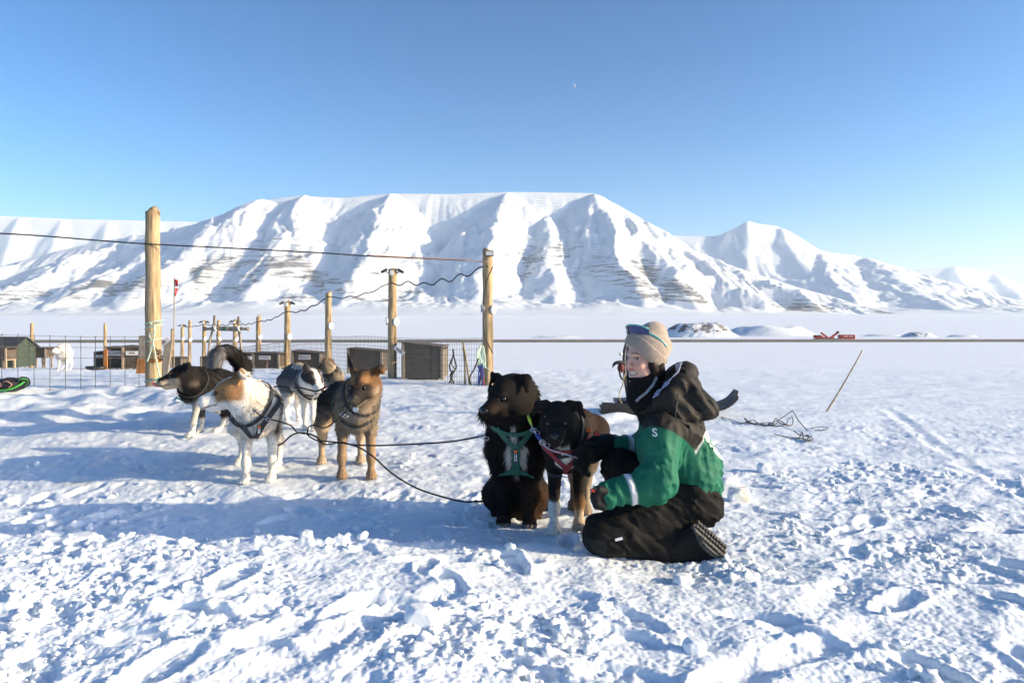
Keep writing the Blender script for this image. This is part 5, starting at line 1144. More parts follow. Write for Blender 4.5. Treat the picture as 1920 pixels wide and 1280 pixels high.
# kennels
def kennel(px0, px1, top, bot, d, label, text=None, yaw=0, slope=.06, skin=None, deep=.55, end='left', legs=True, sign_at=(.42, .80), tilt=0, signw=.30, batten=None):
    """wooden dog box: side panel towards the camera, opening at one end"""
    s = d / FPX; w = (px1 - px0) * s / max(.6, math.cos(yaw)); h = (bot - top) * s; b = P((px0 + px1) / 2, bot, d); g0 = ground(b.x, b.y); lg = max(.03, b.z - g0)
    o = empty('dog_kennel', (b.x, b.y, g0), yaw); tag(o, label, 'kennel', 'dog kennels in the yard'); sk = skin or M_ply; bt = batten or M_grey; dz = lg; hl2 = h * (1 + slope); hr2 = h * (1 - slope)
    mb = MB(); mb.add([(-w / 2, 0, dz), (w / 2, 0, dz), (w / 2, 0, dz + hr2), (-w / 2, 0, dz + hl2), (-w / 2, .02, dz), (w / 2, .02, dz), (w / 2, .02, dz + hr2), (-w / 2, .02, dz + hl2)], [(0, 1, 2, 3), (7, 6, 5, 4), (0, 4, 5, 1), (1, 5, 6, 2), (2, 6, 7, 3), (3, 7, 4, 0)]); mb.build('side_panel', sk, o)
    mb = MB(); mb.add([(-w / 2, deep, dz), (w / 2, deep, dz), (w / 2, deep, dz + hr2), (-w / 2, deep, dz + hl2), (-w / 2, deep - .02, dz), (w / 2, deep - .02, dz), (w / 2, deep - .02, dz + hr2), (-w / 2, deep - .02, dz + hl2)], [(0, 1, 2, 3), (7, 6, 5, 4), (0, 4, 5, 1), (1, 5, 6, 2), (2, 6, 7, 3), (3, 7, 4, 0)]); mb.build('side_panel', sk, o)
    mb = MB(); mb.bar((-w / 2 - .04, deep / 2, dz + hl2 + .012), (w / 2 + .02, deep / 2, dz + hr2 + .012), deep + .06, .022); mb.build('roof', sk, o)
    mb = MB(); mb.box((0, deep / 2, dz + .012), (w - .004, deep - .05, .02)); mb.build('floor', bt, o)
    ex = -w / 2 if end == 'left' else w / 2; fx = -ex
    mb = MB(); mb.box((fx - math.copysign(.012, fx), deep / 2, dz + h * .45), (.018, deep - .05, h * .86)); mb.build('end_panel', sk, o)
    he = hl2 if end == 'left' else hr2
    for yy in (-.012, deep + .012):
        mb = MB(); mb.box((ex + math.copysign(.02, ex), yy, dz + he / 2 - lg * .3), (.055, .03, he + lg * .6)); mb.build('corner_board', bt, o)
    mb = MB(); mb.box((fx - math.copysign(.0, fx), -.014, dz + (hl2 + hr2 - he) / 2 - lg * .3), (.05, .026, (hl2 + hr2 - he) + lg * .6)); mb.build('corner_board', bt, o)
    mb = MB(); mb.box((ex, deep / 2, dz + he * .08), (.02, deep - .06, he * .16)); mb.build('sill_board', bt, o)
    if legs:
        for lx in (-w * .38, w * .38):
            for ly in (.06, deep - .06): mb = MB(); mb.box((lx, ly, dz / 2 - .04), (.06, .05, dz + .08)); mb.build('leg', bt, o)
    if text:
        sx_, sz_ = (sign_at[0] - .5) * w, dz + h * sign_at[1]; sw = w * signw; sh_ = min(sw * .36, h * .26); rt = Matrix.Rotation(tilt, 3, 'Y'); c = Vector((sx_, -.055, sz_)); mb = MB(); mb.box(c, (sw, .012, sh_), rt); sg_ = mb.build('name_plate', M_plate, o)
        decal_text(text, sh_ * .82, c + Vector((0, -.009, 0)), rt @ Vector((1, 0, 0)), rt @ Vector((0, 0, 1)), None, (0, 1, 0), 0, M_ink, 'lettering', sg_)
    return o
kennel(757, 829, 668, 730, 13.55, 'big grey plywood kennel with PARI plate in front of the second post', 'PARI', -.10, .07, M_ply2, .62, sign_at=(-.11, .84), tilt=.62, signw=.30)
kennel(654, 716, 674, 716, 15.5, 'dark kennel behind the tan dog, left of the PARI kennel', None, -.08, .06)
kennel(549, 601, 669, 700, 17.6, 'dark kennel with name plate ARGON', 'ARGON', -.06, .07, sign_at=(.45, .74), signw=.44)
k_st = kennel(476, 523, 674, 701, 19.5, 'dark kennel with plate STONY and a red stain, left of ARGON', 'STONY', -.05, .04, sign_at=(.46, .74), signw=.46)
mb = MB(); mb.add([(-.02, -.004, .06), (.05, -.004, .06), (.045, -.004, .13), (.03, -.004, .26), (.015, -.004, .26), (.02, -.004, .14), (-.01, -.004, .10)], [(0, 1, 2, 3, 4, 5, 6)]); mb.build('red_stain', M_rope_o, k_st)
kennel(455, 474, 676, 702, 22, 'half hidden kennel with plate ending in ORD', 'ORD', 0, .04, sign_at=(.5, .72), signw=.95)
kennel(378, 402, 676, 695, 24, 'small dark kennel beside the upright sled handle', None, 0, .03)
kennel(322, 340, 672, 690, 28, 'small far kennel right of the tallest post', None, 0, .03)
kennel(233, 262, 652, 692, 20, 'kennel with plate APR behind the leaning pale board', 'APR', .1, .03, M_ply, .6, sign_at=(.55, .72), signw=.75, batten=M_pale)
kennel(200, 229, 653, 691, 20.3, 'kennel with plate COCONUT left of the leaning board', 'COCONUT', .1, .02, M_ply, .6, sign_at=(.5, .74), signw=.85, batten=M_pale)
kennel(180, 196, 661, 689, 20.6, 'small weathered kennel at the left end of the COCONUT row', 'A', .1, .02, M_ply, .6, sign_at=(.5, .78), signw=.8, batten=M_grey)
kennel(63, 85, 653, 671, 29, 'far dark kennel beside the thin post at the left', None, 0, .0)
kennel(-14, 11, 653, 676, 22, 'pale framed kennel in front of the green hut', None, 0, .0, M_ply, .5, batten=M_pale)
def plank(px0, top, px1, bot, d, w, label, mat, th=.035, foot=None):
    a = P(px1, bot, d); a.z = ground(a.x, a.y) - .05; b = P(px0, top, d + .12); o = root('leaning_board', a, label, 'board'); mb = MB(); mb.bar((0, 0, 0), b - a, th, w, up=(1, 0, 0)); mb.build('board', mat, o)
    if foot: mb = MB(); mb.bar(Vector((0, -.004, 0)), (b - a) * .42 + Vector((0, -.004, 0)), th + .01, w + .012, up=(1, 0, 0)); mb.build('painted_foot', foot, o)
    return o
plank(271, 629, 265, 697, 15.5, .20, 'pale board with orange foot leaning left of the tallest post', M_grey, foot=M_orangew)
plank(316, 641, 306, 697, 12.6, .13, 'weathered grey board leaning right of the tallest post', M_grey)
plank(198, 655, 198, 692, 19.8, .10, 'upright orange board at the COCONUT kennel', M_orangew)
o = root('sign_board', P(308, 642, 12.7), 'tilted white plate ending in ER beside the tallest post', 'sign'); mb = MB(); rt = Matrix.Rotation(-.75, 3, 'Y'); mb.box((0, 0, 0), (.22, .015, .09), rt); mb.build('plate', M_plate, o); decal_text('ER', .075, (0, -.011, 0), rt @ Vector((1, 0, 0)), rt @ Vector((0, 0, 1)), None, (0, 1, 0), 0, M_ink, 'lettering', o)
# green hut at the left edge
b = GP(2, 26); o = root('green_hut', b, 'small green hut with dark gable roof at the left edge', 'hut'); s_ = 26 / FPX; w_ = 2.0; h_ = P(0, 650, 26).z - b.z
mb = MB(); mb.box((-.55, .6, h_ / 2), (w_, 1.2, h_)); mb.build('wall', M_hut, o); rh = P(0, 634, 26).z - P(0, 650, 26).z
mb = MB(); mb.prism([(-.01, 0), (.61, rh), (1.21, 0)], 0, .02, Matrix(((0, 1, 0, .45), (1, 0, 0, 0), (0, 0, 1, h_), (0, 0, 0, 1)))); mb.build('gable', M_hut, o)
for sg_ in (-1, 1): mb = MB(); mb.bar((-.55, .6, h_ + rh + .03), (-.55, .6 + sg_ * .72, h_ - .03), w_ + .16, .04, up=(1, 0, 0)) if False else mb.add([(-1.65, .6, h_ + rh + .04), (.55, .6, h_ + rh + .04), (.55, .6 + sg_ * .74, h_ - .06), (-1.65, .6 + sg_ * .74, h_ - .06), (-1.65, .6, h_ + rh + .0), (.55, .6, h_ + rh + .0), (.55, .6 + sg_ * .74, h_ - .10), (-1.65, .6 + sg_ * .74, h_ - .10)], [(0, 1, 2, 3), (7, 6, 5, 4), (0, 4, 5, 1), (1, 5, 6, 2), (2, 6, 7, 3), (3, 7, 4, 0)]); mb.build('roof', M_roof, o)
o = root('picket_frame', GP(52, 31), 'far pale upright stakes beside the green hut', 'stakes')
for k, (xx, hh) in enumerate(((-.10, 1.0), (.06, 1.05), (.22, .98), (.38, 1.0))): mb = MB(); mb.box((xx, 0, hh / 2 - .1), (.05, .05, hh)); mb.build('stake', M_grey, o)
mb = MB(); mb.bar((-.15, -.03, .75), (.45, -.03, .75), .03, .05); mb.build('rail', M_grey, o)
# bowls and clutter by the kennels
for k, (px_, d_) in enumerate(((172, 19.5), (186, 19.3))):
    mb = MB(); p_ = GP(px_, d_); v_ = [(0, .0), (.13, .0), (.16, .10), (.15, .10), (.12, .02), (0, .02)]; n_ = 16; V_ = []; F_ = []
    for (r_, z_) in v_: V_ += [p_ + Vector((r_ * math.cos(2 * math.pi * j / n_), r_ * math.sin(2 * math.pi * j / n_), z_)) for j in range(n_)]
    for i in range(len(v_) - 1): F_ += [(i * n_ + j, i * n_ + (j + 1) % n_, (i + 1) * n_ + (j + 1) % n_, (i + 1) * n_ + j) for j in range(n_)]
    mb.add(V_, F_); tag(mb.build('feed_bowl', M_lampk, None, True), 'black feed bowl, %s of the pair by the COCONUT kennel' % ('left' if k == 0 else 'right'), 'bowl', 'feed bowls')
# teal rope round the tall post
pr_ = .118
def loop(py, d=11.4, px=288.5, r=.128, tiltz=.03, n=20): c = P(px, py, d); return [c + Vector((r * math.cos(a), r * math.sin(a), tiltz * math.cos(a))) for a in np.linspace(0, 2 * math.pi, n)]
o = root('post_rope', GP(288, 11.4), 'pale teal rope looped down the tallest post', 'rope'); O_ = o.location
for py in (604, 613, 638): MB().tube([p - O_ for p in loop(py)], .010, 6).build('loop', M_rope_g, o, True)
for pts in ([(281, 604), (287, 612), (291, 606), (302, 604)], [(289, 608), (290, 625), (287, 640), (282, 660), (276, 678)], [(287, 640), (292, 670), (297, 695), (302, 714)], [(284, 636), (280, 630), (282, 624), (289, 628)], [(287, 640), (284, 648), (282, 655)]): MB().tube(spline([P(x, y, 11.24) - O_ for x, y in pts], 6), .012, 6).build('rope_length', M_rope_g, o, True)
o = root('teal_line', GP(288, 11.3), 'teal rope knotted low on the tallest post and lying past the black dog', 'rope'); O_ = o.location
MB().tube([p - O_ for p in loop(712)], .011, 6).build('loop', M_rope_t, o, True)
for pts in ([(282, 710, 11.25), (296, 713, 11.22), (300, 712, 11.2), (305, 722, 11.1), (312, 735, 10.6), (325, 742, 9.4), (345, 752, 8.6)], [(298, 712, 11.2), (292, 720, 11.2), (296, 731, 11.1), (305, 729, 11.1), (318, 738, 10.3), (336, 745, 9.2)], [(300, 718, 11.18), (294, 714, 11.18), (297, 709, 11.18), (303, 713, 11.18), (299, 719, 11.18)]): MB().tube(spline([P(*q) - O_ for q in pts], 6), .012, 6).build('rope_length', M_rope_t, o, True)
o = root('chain', P(292, 660, 11.25), 'rusty chain bunched on the right side of the tallest post', 'chain'); O_ = o.location; g_ = random.Random(3)
for k in range(16):
    c = P(292 + g_.uniform(-3, 12), 655 + k * 1.4, 11.27) - O_; a1 = g_.uniform(0, 3.1); e1_ = Vector((math.cos(a1), -.3, math.sin(a1))).normalized(); e2_ = e1_.cross(Vector((g_.uniform(-.4, .4), -1, g_.uniform(-.4, .4)))).normalized()
    MB().tube([c + e1_ * .024 * math.cos(a) + e2_ * .014 * math.sin(a) for a in np.linspace(0, 2 * math.pi, 11)], .006, 5).build('link', M_chain, o, True)
mb = MB(); mb.tube([P(289, y, 11.4) - O_ for y in (672, 678)], .122, 16); mb.build('collar_band', M_orangew, o, True)
# things hung on the right end of the fence
o = root('rope_coil', P(903, 650, 12.05), 'pale green rope coil hanging on the post at the right end', 'rope'); O_ = o.location
for k in range(6):
    x_ = 900 + 1.6 * k; MB().tube(spline([P(903, 646, 12.04) - O_, P(x_ - 6, 662, 12.0 + .01 * k) - O_, P(x_ - 4 + k, 684 + 2 * (k % 3), 12.0) - O_, P(x_ + 2, 690 - k, 12.02) - O_, P(x_ + 3 - k * .4, 668, 12.03) - O_, P(906, 648, 12.05) - O_], 6), .012, 6).build('rope_strand', M_rope_g, o, True)
MB().tube(spline([P(906, 680, 12.0) - O_, P(915, 692, 11.9) - O_, P(926, 702, 11.8) - O_, P(938, 712, 11.6) - O_], 5), .008, 6).build('rope_strand', M_rope_g, o, True)
o = root('hung_harness', P(898, 690, 12.0), 'blue and red harness straps hanging below the pale green rope coil', 'harness'); O_ = o.location
for mat_, pts in ((M_strap_k, [(897, 672), (890, 690), (881, 707), (884, 722), (892, 728), (900, 715), (902, 690)]), (M_blue, [(899, 685), (897, 710), (900, 728), (905, 722), (903, 700), (902, 686)]), (M_blue, [(904, 684), (906, 705), (902, 726), (898, 732)]), (M_strap_r, [(905, 690), (904, 700), (907, 715), (905, 724)]), (M_blue, [(896, 686), (901, 700), (896, 718)])):
    MB().tube(spline([P(x, y, 11.97) - O_ for x, y in pts], 6), .013, 6).build('strap', mat_, o, True)
o = root('hung_harness', P(849, 690, 12.55), 'brown and black harness hanging on the fence left of the two sticks', 'harness'); O_ = o.location
for mat_, pts in ((M_strap_k, [(849, 654), (850, 664), (846, 676), (843, 688), (848, 705), (840, 722), (841, 730), (851, 730), (850, 716), (845, 702), (855, 690), (853, 676), (850, 664)]), (M_grey, [(850, 666), (847, 682), (853, 694), (845, 708), (848, 722)])): MB().tube(spline([P(x, y, 12.5) - O_ for x, y in pts], 6), .013, 6).build('strap', mat_, o, True)
for k, (xa, ya, xb, yb, lb) in enumerate(((868, 641, 881, 738, 'leaning thin stick with a knob, right of the hanging brown harness'), (869, 648, 872, 738, 'upright thin stick on the fence right of the brown harness'))):
    a = P(xb, yb, 12.35); a.z = ground(a.x, a.y) - .03; mb = MB(); mb.tube([a, a.lerp(P(xa, ya, 12.4), .5) + Vector((.008, 0, 0)), P(xa, ya, 12.4)], [.018, .016, .015], 8)
    if k == 0: mb.tube([P(867, 652, 12.38), P(871, 653, 12.38)], .03, 8)
    tag(mb.build('stick', M_bamboo, None, True), lb, 'stick', 'sticks at the fence')
# bag of lines at the left edge
o = root('line_bag', GP(18, 10.0), 'black and green bag of lines at the left edge by the fence', 'bag'); O_ = o.location; B = Body()
B.ell(np.array(O_) + [0, 0, .09], (.24, .15, .095), np.eye(3), .03); V, F = B.mesh(.012, post=lambda Pn, D: D - .012 * noise3(Pn, 14, 3)); link('bag', mesh_np('bag', V - np.array(O_), F, M_strap_k), o)
M_green2 = material('bright_green_trim', (.05, .32, .05), rough=.6)
MB().tube(spline([Vector((-.26, -.10, .03)), Vector((-.1, -.17, .02)), Vector((.1, -.165, .035)), Vector((.22, -.10, .10)), Vector((.26, -.05, .16))], 6), .014, 6).build('trim', M_green2, o, True)
for k in range(3): MB().tube(spline([Vector((.16, -.08, .10)), Vector((.21, -.09, .19 - .02 * k)), Vector((.29, -.06, .18 - .02 * k)), Vector((.31 - .02 * k, -.05, .10)), Vector((.24, -.07, .06))], 6), .011, 6).build('loop', M_green2 if k == 1 else M_rope_k, o, True)
for k in range(4): MB().tube(spline([Vector((-.2 + .06 * k, -.135, .10)), Vector((-.16 + .07 * k, -.15, .15)), Vector((-.08 + .07 * k, -.145, .10)), Vector((-.12 + .07 * k, -.155, .06))], 5), .007, 6).build('loop', M_rope_o if k % 2 else M_rope_k, o, True)
# flag
b = GP(326, 26); o = root('flag_pole', b, 'thin pole with a small red and white flag right of the tallest post', 'flag pole'); MB().tube([(0, 0, -.1), P(327, 520, 26) - b], .022, 8).build('pole', M_grey, o, True)
mb = MB(); fx_ = P(328.5, 523, 26) - b
for k in range(6):
    z0, z1 = fx_.z - k * .10, fx_.z - (k + 1) * .10; a, c = .10 + .03 * math.sin(k), .10 + .03 * math.sin(k + 1); mb.add([(fx_.x, -.01, z0), (fx_.x + a * (1 - k * .08), -.05 * math.sin(k * 1.2), z0 - .04), (fx_.x + c * (1 - k * .09), -.05 * math.sin(k * 1.2 + 1.2), z1 - .04), (fx_.x, -.01, z1)], [(0, 1, 2, 3)])
M_flag = material('flag_red', (.50, .03, .03), rough=.7); fl = mb.build('flag', M_flag, o); sm = fl.modifiers.new('thick', 'SOLIDIFY'); sm.thickness = .006; mb = MB(); mb.box((fx_.x + .06, -.04, fx_.z - .30), (.11, .05, .07)); mb.build('white_stripe', M_print, o)
# upright sled handle behind the dogs
b = GP(423, 9.0); o = root('upright_sled', b, 'upright wooden sled handle with crossbar behind the leftmost dogs', 'sled'); q_ = lambda x, y, dd=9.0: P(x, y, dd) - b
for (xt, yt, xm, ym, xb) in ((402, 591, 393, 640, 383), (447, 593, 452, 650, 459)):
    bt_ = GP(xb, 9.0) - b; MB().tube([bt_ + Vector((0, 0, -.05)), q_(xm, ym), q_(xt, yt + 14), q_(xt, yt)], [.014, .014, .017, .013], 10).build('pole', M_grey, o, True)
mb = MB(); mb.bar(q_(400, 615.5, 8.975), q_(450, 617, 8.975), .03, .055); mb.build('crossbar', M_grey, o)
for x0_, x1_ in ((394, 383), (456, 466)): mb = MB(); mb.tube([q_((x0_ + 4 * (1 if x0_ < 420 else -1)), 616, 8.975), q_(x0_, 616.5, 8.975), q_((x0_ + x1_) / 2, 616.5, 8.975), q_(x1_, 616.5, 8.975)], [.026, .018, .018, .032], 10); mb.build('knob', M_grey, o, True)
mb = MB(); mb.bar(q_(418, 616, 8.955), q_(424, 616.2, 8.955), .012, .05); mb.build('green_patch', M_strap_g, o)
for x_ in (402, 446): MB().tube([q_(x_ - 2, 611, 8.95), q_(x_ + 3, 620, 8.95), q_(x_ - 3, 619, 8.98), q_(x_ + 2, 612, 8.95)], .012, 6).build('lashing', M_plate, o, True)
for x0_, y0_, x1_, y1_ in ((405, 628, 416, 647), (446, 626, 434, 646)):
    MB().tube([q_(x0_, y0_, 8.95), q_(x1_, y1_, 8.9)], .006, 6).build('line', M_grey, o, True); c = q_(x1_, y1_ + 3, 8.9); MB().tube([c + Vector((.018 * math.cos(a), 0, .018 * math.sin(a))) for a in np.linspace(0, 6.283, 13)], .004, 6).build('ring', M_metal, o, True)
# dog sled behind the woman
b = GP(1250, 8.6); o = root('dog_sled', b, 'dark dog sled lying on the snow behind the kneeling woman', 'sled'); gz_ = lambda x, y: ground(x, y) - b.z
M_run = material('black_runner', (.020, .018, .017), rough=.5, noise=(12, .3))
for dd, tip in ((8.35, 0), (8.85, 1)):
    xs_ = [1125, 1180, 1250, 1310, 1345, 1366, 1379, 1382]; zs_ = [.03, .03, .03, .04, .07, .125, .205, .25]; pts = []
    for x_, z_ in zip(xs_, zs_): X_ = (x_ - 960) / FPX * dd; pts.append(Vector((X_ - b.x, dd - b.y, ground(X_, dd) - b.z + z_)))
    ps = spline(pts, 5); mb = MB(); V_ = []; F_ = []
    for i, p_ in enumerate(ps):
        t_ = (ps[min(i + 1, len(ps) - 1)] - ps[max(i - 1, 0)]).normalized(); n_ = Vector((-t_.z, 0, t_.x)); wd = .085 if i < len(ps) - 3 else .06
        V_ += [p_ + Vector((0, -wd, 0)), p_ + Vector((0, wd, 0)), p_ + Vector((0, wd, 0)) + n_ * .028, p_ + Vector((0, -wd, 0)) + n_ * .028]
    for i in range(len(ps) - 1): F_ += [(i * 4 + k, i * 4 + (k + 1) % 4, i * 4 + 4 + (k + 1) % 4, i * 4 + 4 + k) for k in range(4)]
    F_ += [(3, 2, 1, 0), tuple(len(V_) - 4 + k for k in range(4))]; mb.add(V_, F_); mb.build('runner', M_run, o)
    for x_ in (1200, 1250, 1300): X_ = (x_ - 960) / FPX * dd - b.x; mb = MB(); mb.bar((X_, dd - b.y, .03 + gz_(X_ + b.x, dd)), (X_ + .03, dd - b.y + (.05 if dd < 8.6 else -.05), .24), .03); mb.build('stanchion', M_grey, o)
for k in range(5): mb = MB(); x_ = 1205 + k * 26; X_ = (x_ - 960) / FPX * 8.6 - b.x; mb.box((X_, 0, .25), (.09, .46, .018)); mb.build('deck_slat', M_grey, o)
mb = MB(); c_ = P(1157, 754, 8.3) - b; mb.box(c_ + Vector((.02, 0, -.075)), (.40, .05, .13), Matrix.Rotation(.06, 3, 'Y'), bev=.01); mb.build('drag_mat', M_run, o)
mb = MB(); c_ = P(1172, 752, 8.6) - b; mb.box(c_, (.24, .34, .05), bev=.008); mb.build('footboard', M_steel, o)
for k, (xa, dd) in enumerate(((1168, 8.4), (1174, 8.8))): MB().tube(spline([P(xa + 12, 760, dd) - b, P(xa + 4, 710, dd) - b, P(xa + 2, 665, dd) - b, P(xa + 6, 645, dd) - b], 5), .018, 8).build('handle_upright', M_lampk, o, True)
MB().tube([P(1174, 645, 8.4) - b, P(1180, 645, 8.8) - b], .02, 8).build('handlebar', M_lampk, o, True)
B = Body(); B.ell(W(1164, 690, 8.35), (.040, .06, .06), np.eye(3), .03); V, F = B.mesh(.009, post=lambda Pn, D: D - .008 * noise3(Pn, 20, 3)); link('red_pouch', mesh_np('red_pouch', V - np.array(b), F, material('dark_red_cloth', (.12, .018, .018), rough=.8)), o)
MB().tube(spline([P(1172, 680, 8.35) - b, P(1160, 679, 8.33) - b, P(1152, 682, 8.33) - b, P(1148.5, 689, 8.33) - b], 5), [.02] * 10 + [.018, .016, .013, .010, .008, .004], 8).build('snow_hook', M_lampk, o, True)
MB().tube(spline([P(1162, 694, 8.3) - b, P(1163, 704, 8.3) - b, P(1168, 711, 8.3) - b, P(1174, 708, 8.32) - b], 5), .013, 6).build('strap', M_lampk, o, True)
MB().tube(spline([P(1172, 700, 8.3) - b, P(1167, 722, 8.3) - b, P(1161, 738, 8.3) - b, P(1163, 750, 8.3) - b, P(1170, 764, 8.3) - b], 6), .006, 6).build('cord', M_bamboo, o, True)
v_, f_ = ico(2); link('handle_knob', mesh_np('handle_knob', v_ * .022 + np.array(P(1164, 664, 8.35) - b), f_, M_plate), o)
# lines lying on the snow at the right
def gl(px, py, h=.012, d0=None):
    """photo pixel on the ground"""
    d = 1.2 * FPX / (py - HOR) if d0 is None else d0; x = (px - 960) / FPX * d; return Vector((x, d, ground(x, d) + h))
def heap(name, label, ways, r, mat):
    o = root(name, gl(*ways[0][0][:2]), label, 'rope'); O2 = o.location
    for w_ in ways: MB().tube(spline([gl(*q) - O2 for q in w_], 5), r, 6).build('line', mat, o, True)
    return o
heap('tangled_line', 'dark tangled line on the snow right of the sled tip', [[(1352, 784), (1375, 791), (1392, 796), (1410, 790), (1402, 795), (1396, 792, .04), (1412, 797), (1440, 797, .03), (1452, 796)], [(1400, 796), (1430, 800), (1470, 801), (1478, 796, .05), (1486, 794, .06), (1484, 800), (1462, 799, .03), (1455, 794, .06), (1448, 798)], [(1440, 799), (1462, 797, .06), (1482, 794, .12), (1487, 796, .13), (1498, 801, .06), (1514, 810)], [(1412, 795, .04), (1425, 797, .01), (1450, 801, .02), (1462, 798, .05), (1474, 800)]], .005, M_line)
heap('tangled_line', 'thin dark line coiled on the snow nearest the bamboo stick', [[(1522, 806), (1540, 803), (1552, 806), (1545, 810), (1528, 810)]], .004, M_line)
heap('tangled_line', 'small heap of dark line on the snow nearest the woman', [[(1452, 819), (1480, 824), (1505, 826), (1520, 829), (1512, 824, .04), (1524, 827), (1516, 831)], [(1498, 827), (1504, 822, .05), (1508, 829), (1518, 825, .03)], [(1488, 813, .03), (1500, 819, .02), (1515, 822)]], .005, M_line)
a = gl(1540, 771, -.1); tp_ = P(1617, 657, a.y + .05); mb = MB(); ps = [a.lerp(tp_, k / 12) + Vector((0, 0, -.02 * math.sin(k / 12 * 3.14))) for k in range(13)]; mb.tube(ps, [.0105 - .0003 * k + (.0015 if k % 3 == 0 else 0) for k in range(13)], 8); tag(mb.build('bamboo_stick', M_bamboo, None, True), 'long bamboo stick leaning in the open snow at the right', 'stick')
b = gl(1419, 718, 0, 16); mb = MB(); mb.tube([b, P(1419, 704, 16)], .008, 6); tag(mb.build('marker_stake', M_redm, None, True), 'tiny red marker stake far out on the snow', 'stake')
# ---- team lines
def lead(name, label, pts, r=.0055, mat=None, clip=None):
    o = root(name, P(*pts[0]), label, 'leash', 'lines of the dog team'); O2 = o.location; MB().tube(spline([P(*q) - O2 for q in pts], 7), r, 7).build('line', mat or M_rope_k, o, True)
    if clip:
        for cq in clip:
            c = P(*cq) - O2; mb = MB()
            for k in range(2): mb.tube([c + Vector((.016 * math.cos(a) + .02 * k, .004 * math.sin(a * 2), .009 * math.sin(a) - .012 * k)) for a in np.linspace(0, 6.283, 13)], .003, 6)
            mb.build('clip', M_metal, o, True)
    return o
lead('neck_line', 'lead from the white dog with tan head to the rope knot', [(474, 765, 4.93), (486, 777, 4.92), (500, 784, 4.95), (520, 789, 5.0), (545, 797, 5.1), (556, 809, 5.2), (572, 813, 5.25)], .005, None, [(480, 770, 4.92), (497, 783, 4.94)])
lead('neck_line', 'lead from the tan dog to the rope knot', [(655, 763, 4.86), (648, 772, 4.85), (638, 781, 4.9), (622, 795, 5.0), (607, 802, 5.15), (590, 797, 5.2), (579, 800, 5.25), (576, 812, 5.25)], .005, None, [(642, 777, 4.88)])
lead('gang_line', 'black rope from the knot to the left in front of the grey dog', [(521, 835, 5.3), (532, 829, 5.3), (545, 817, 5.28), (560, 811, 5.26), (574, 812, 5.25), (590, 817, 5.25), (600, 825, 5.2)], .006)
lead('gang_line', 'long black rope from the knot to the sitting black dog', [(574, 812, 5.25), (583, 820, 5.22), (598, 827, 5.2), (612, 833, 5.15), (640, 829, 5.08), (660, 833, 5.0), (700, 835, 4.85), (760, 833, 4.6), (830, 829, 4.4), (880, 822, 4.2), (912, 815, 4.05)], .0055, None, [(905, 818, 4.05)])
lead('gang_line', 'lowest black rope curving from the knot down to the snow by the sitting dog', [(600, 826, 5.2), (640, 830, 5.05), (672, 838, 4.9), (700, 856, 4.75), (735, 887, 4.6), (780, 914, 4.45), (830, 931, 4.36), (870, 940, 4.3), (905, 939, 4.28)], .0055, None, [(892, 940, 4.28)])
lead('tug_line', 'line at the neck of the grey dog with red cord', [(503, 731, 7.3), (520, 724, 7.2), (545, 727, 7.0), (565, 727, 6.85), (590, 733, 6.75), (604, 729, 6.7), (615, 724, 6.7)], .008, M_rope_k, [(548, 727, 6.95)])
lead('tug_line', 'short red cord between the grey dog and the tan dog', [(604, 729, 6.68), (612, 725, 6.65), (622, 721, 6.6)], .011, M_strap_r)
lead('neck_line', 'steel clip line between the two black dogs', [(996, 796, 3.83), (1003, 809, 3.80), (1012, 820, 3.76), (1020, 832, 3.74), (1030, 842, 3.72), (1060, 851, 3.68), (1082, 858, 3.70)], .004, M_metal, [(1000, 806, 3.8), (1018, 830, 3.74)])
o = root('carabiner', P(1010, 819, 3.74), 'blue carabiner between the two black dogs', 'carabiner'); mb = MB(); mb.box((0, 0, 0), (.022, .012, .045), Matrix.Rotation(-.7, 3, 'Y'), bev=.006); mb.build('body', M_blue, o); mb = MB(); mb.tube([Vector((.018 + .014 * math.cos(a), -.004, -.026 + .014 * math.sin(a))) for a in np.linspace(0, 6.283, 13)], .0025, 6); mb.build('ring', M_metal, o, True)
mb = MB(); mb.tube([P(990, 779, 3.86), P(993, 787, 3.83), P(997, 798, 3.83)], [.008, .010, .006], 6); tag(mb.build('yellow_cord', material('lime_cord', (.45, .62, .06), rough=.7), None, True), 'lime yellow cord end at the neck of the sitting black dog', 'cord')
# ---- blocks of hard snow
for k, (px_, py_, sz, lb, stain) in enumerate(((1385, 936, .065, 'yellow stained snow block behind the kneeling woman', 1), (1362, 922, .085, 'big white snow block right behind the woman', 0), (1433, 884, .05, 'single rounded snow lump right of the woman, farther back', 0), (1280, 1098, .045, 'flat snow lump in front of the boot of the woman', 0),
        (790, 1228, .05, 'rounded snow lump at the bottom edge near the middle', 0), (1302, 1245, .035, 'small upright snow lump at the bottom right', 0), (150, 1018, .10, 'large slab of snow in the shaded trench at the left', 0), (230, 1022, .09, 'second slab of snow in the shaded trench, right of the large one', 0), (575, 1046, .03, 'small snow lump on the lit edge of the trench', 0))):
    p_ = gl(px_, py_, 0); v, f = ico(4); g_ = np.random.default_rng(k); dv = v * (1 + .22 * noise3(v + k * 3, 1.3, k) + .09 * noise3(v, 4, k + 5))[:, None]; dv = np.clip(dv, -.82, .82); dv = dv * [sz * g_.uniform(1, 1.4), sz * g_.uniform(.8, 1.1), sz * (.45 if 'slab' in lb or 'flat' in lb else 1.25)]
    cc = np.ones((len(v), 3));  cc = cc * (1 - .9 * stain * np.clip(.5 + v[:, :1], 0, 1) * np.array([.06, .17, .42])); o = link('snow_block', mesh_np('snow_block', dv, f, M_clod, True, cc)); o.location = p_ + Vector((0, 0, sz * .25)); tag(o, lb, 'snow block', 'blocks of hard snow')
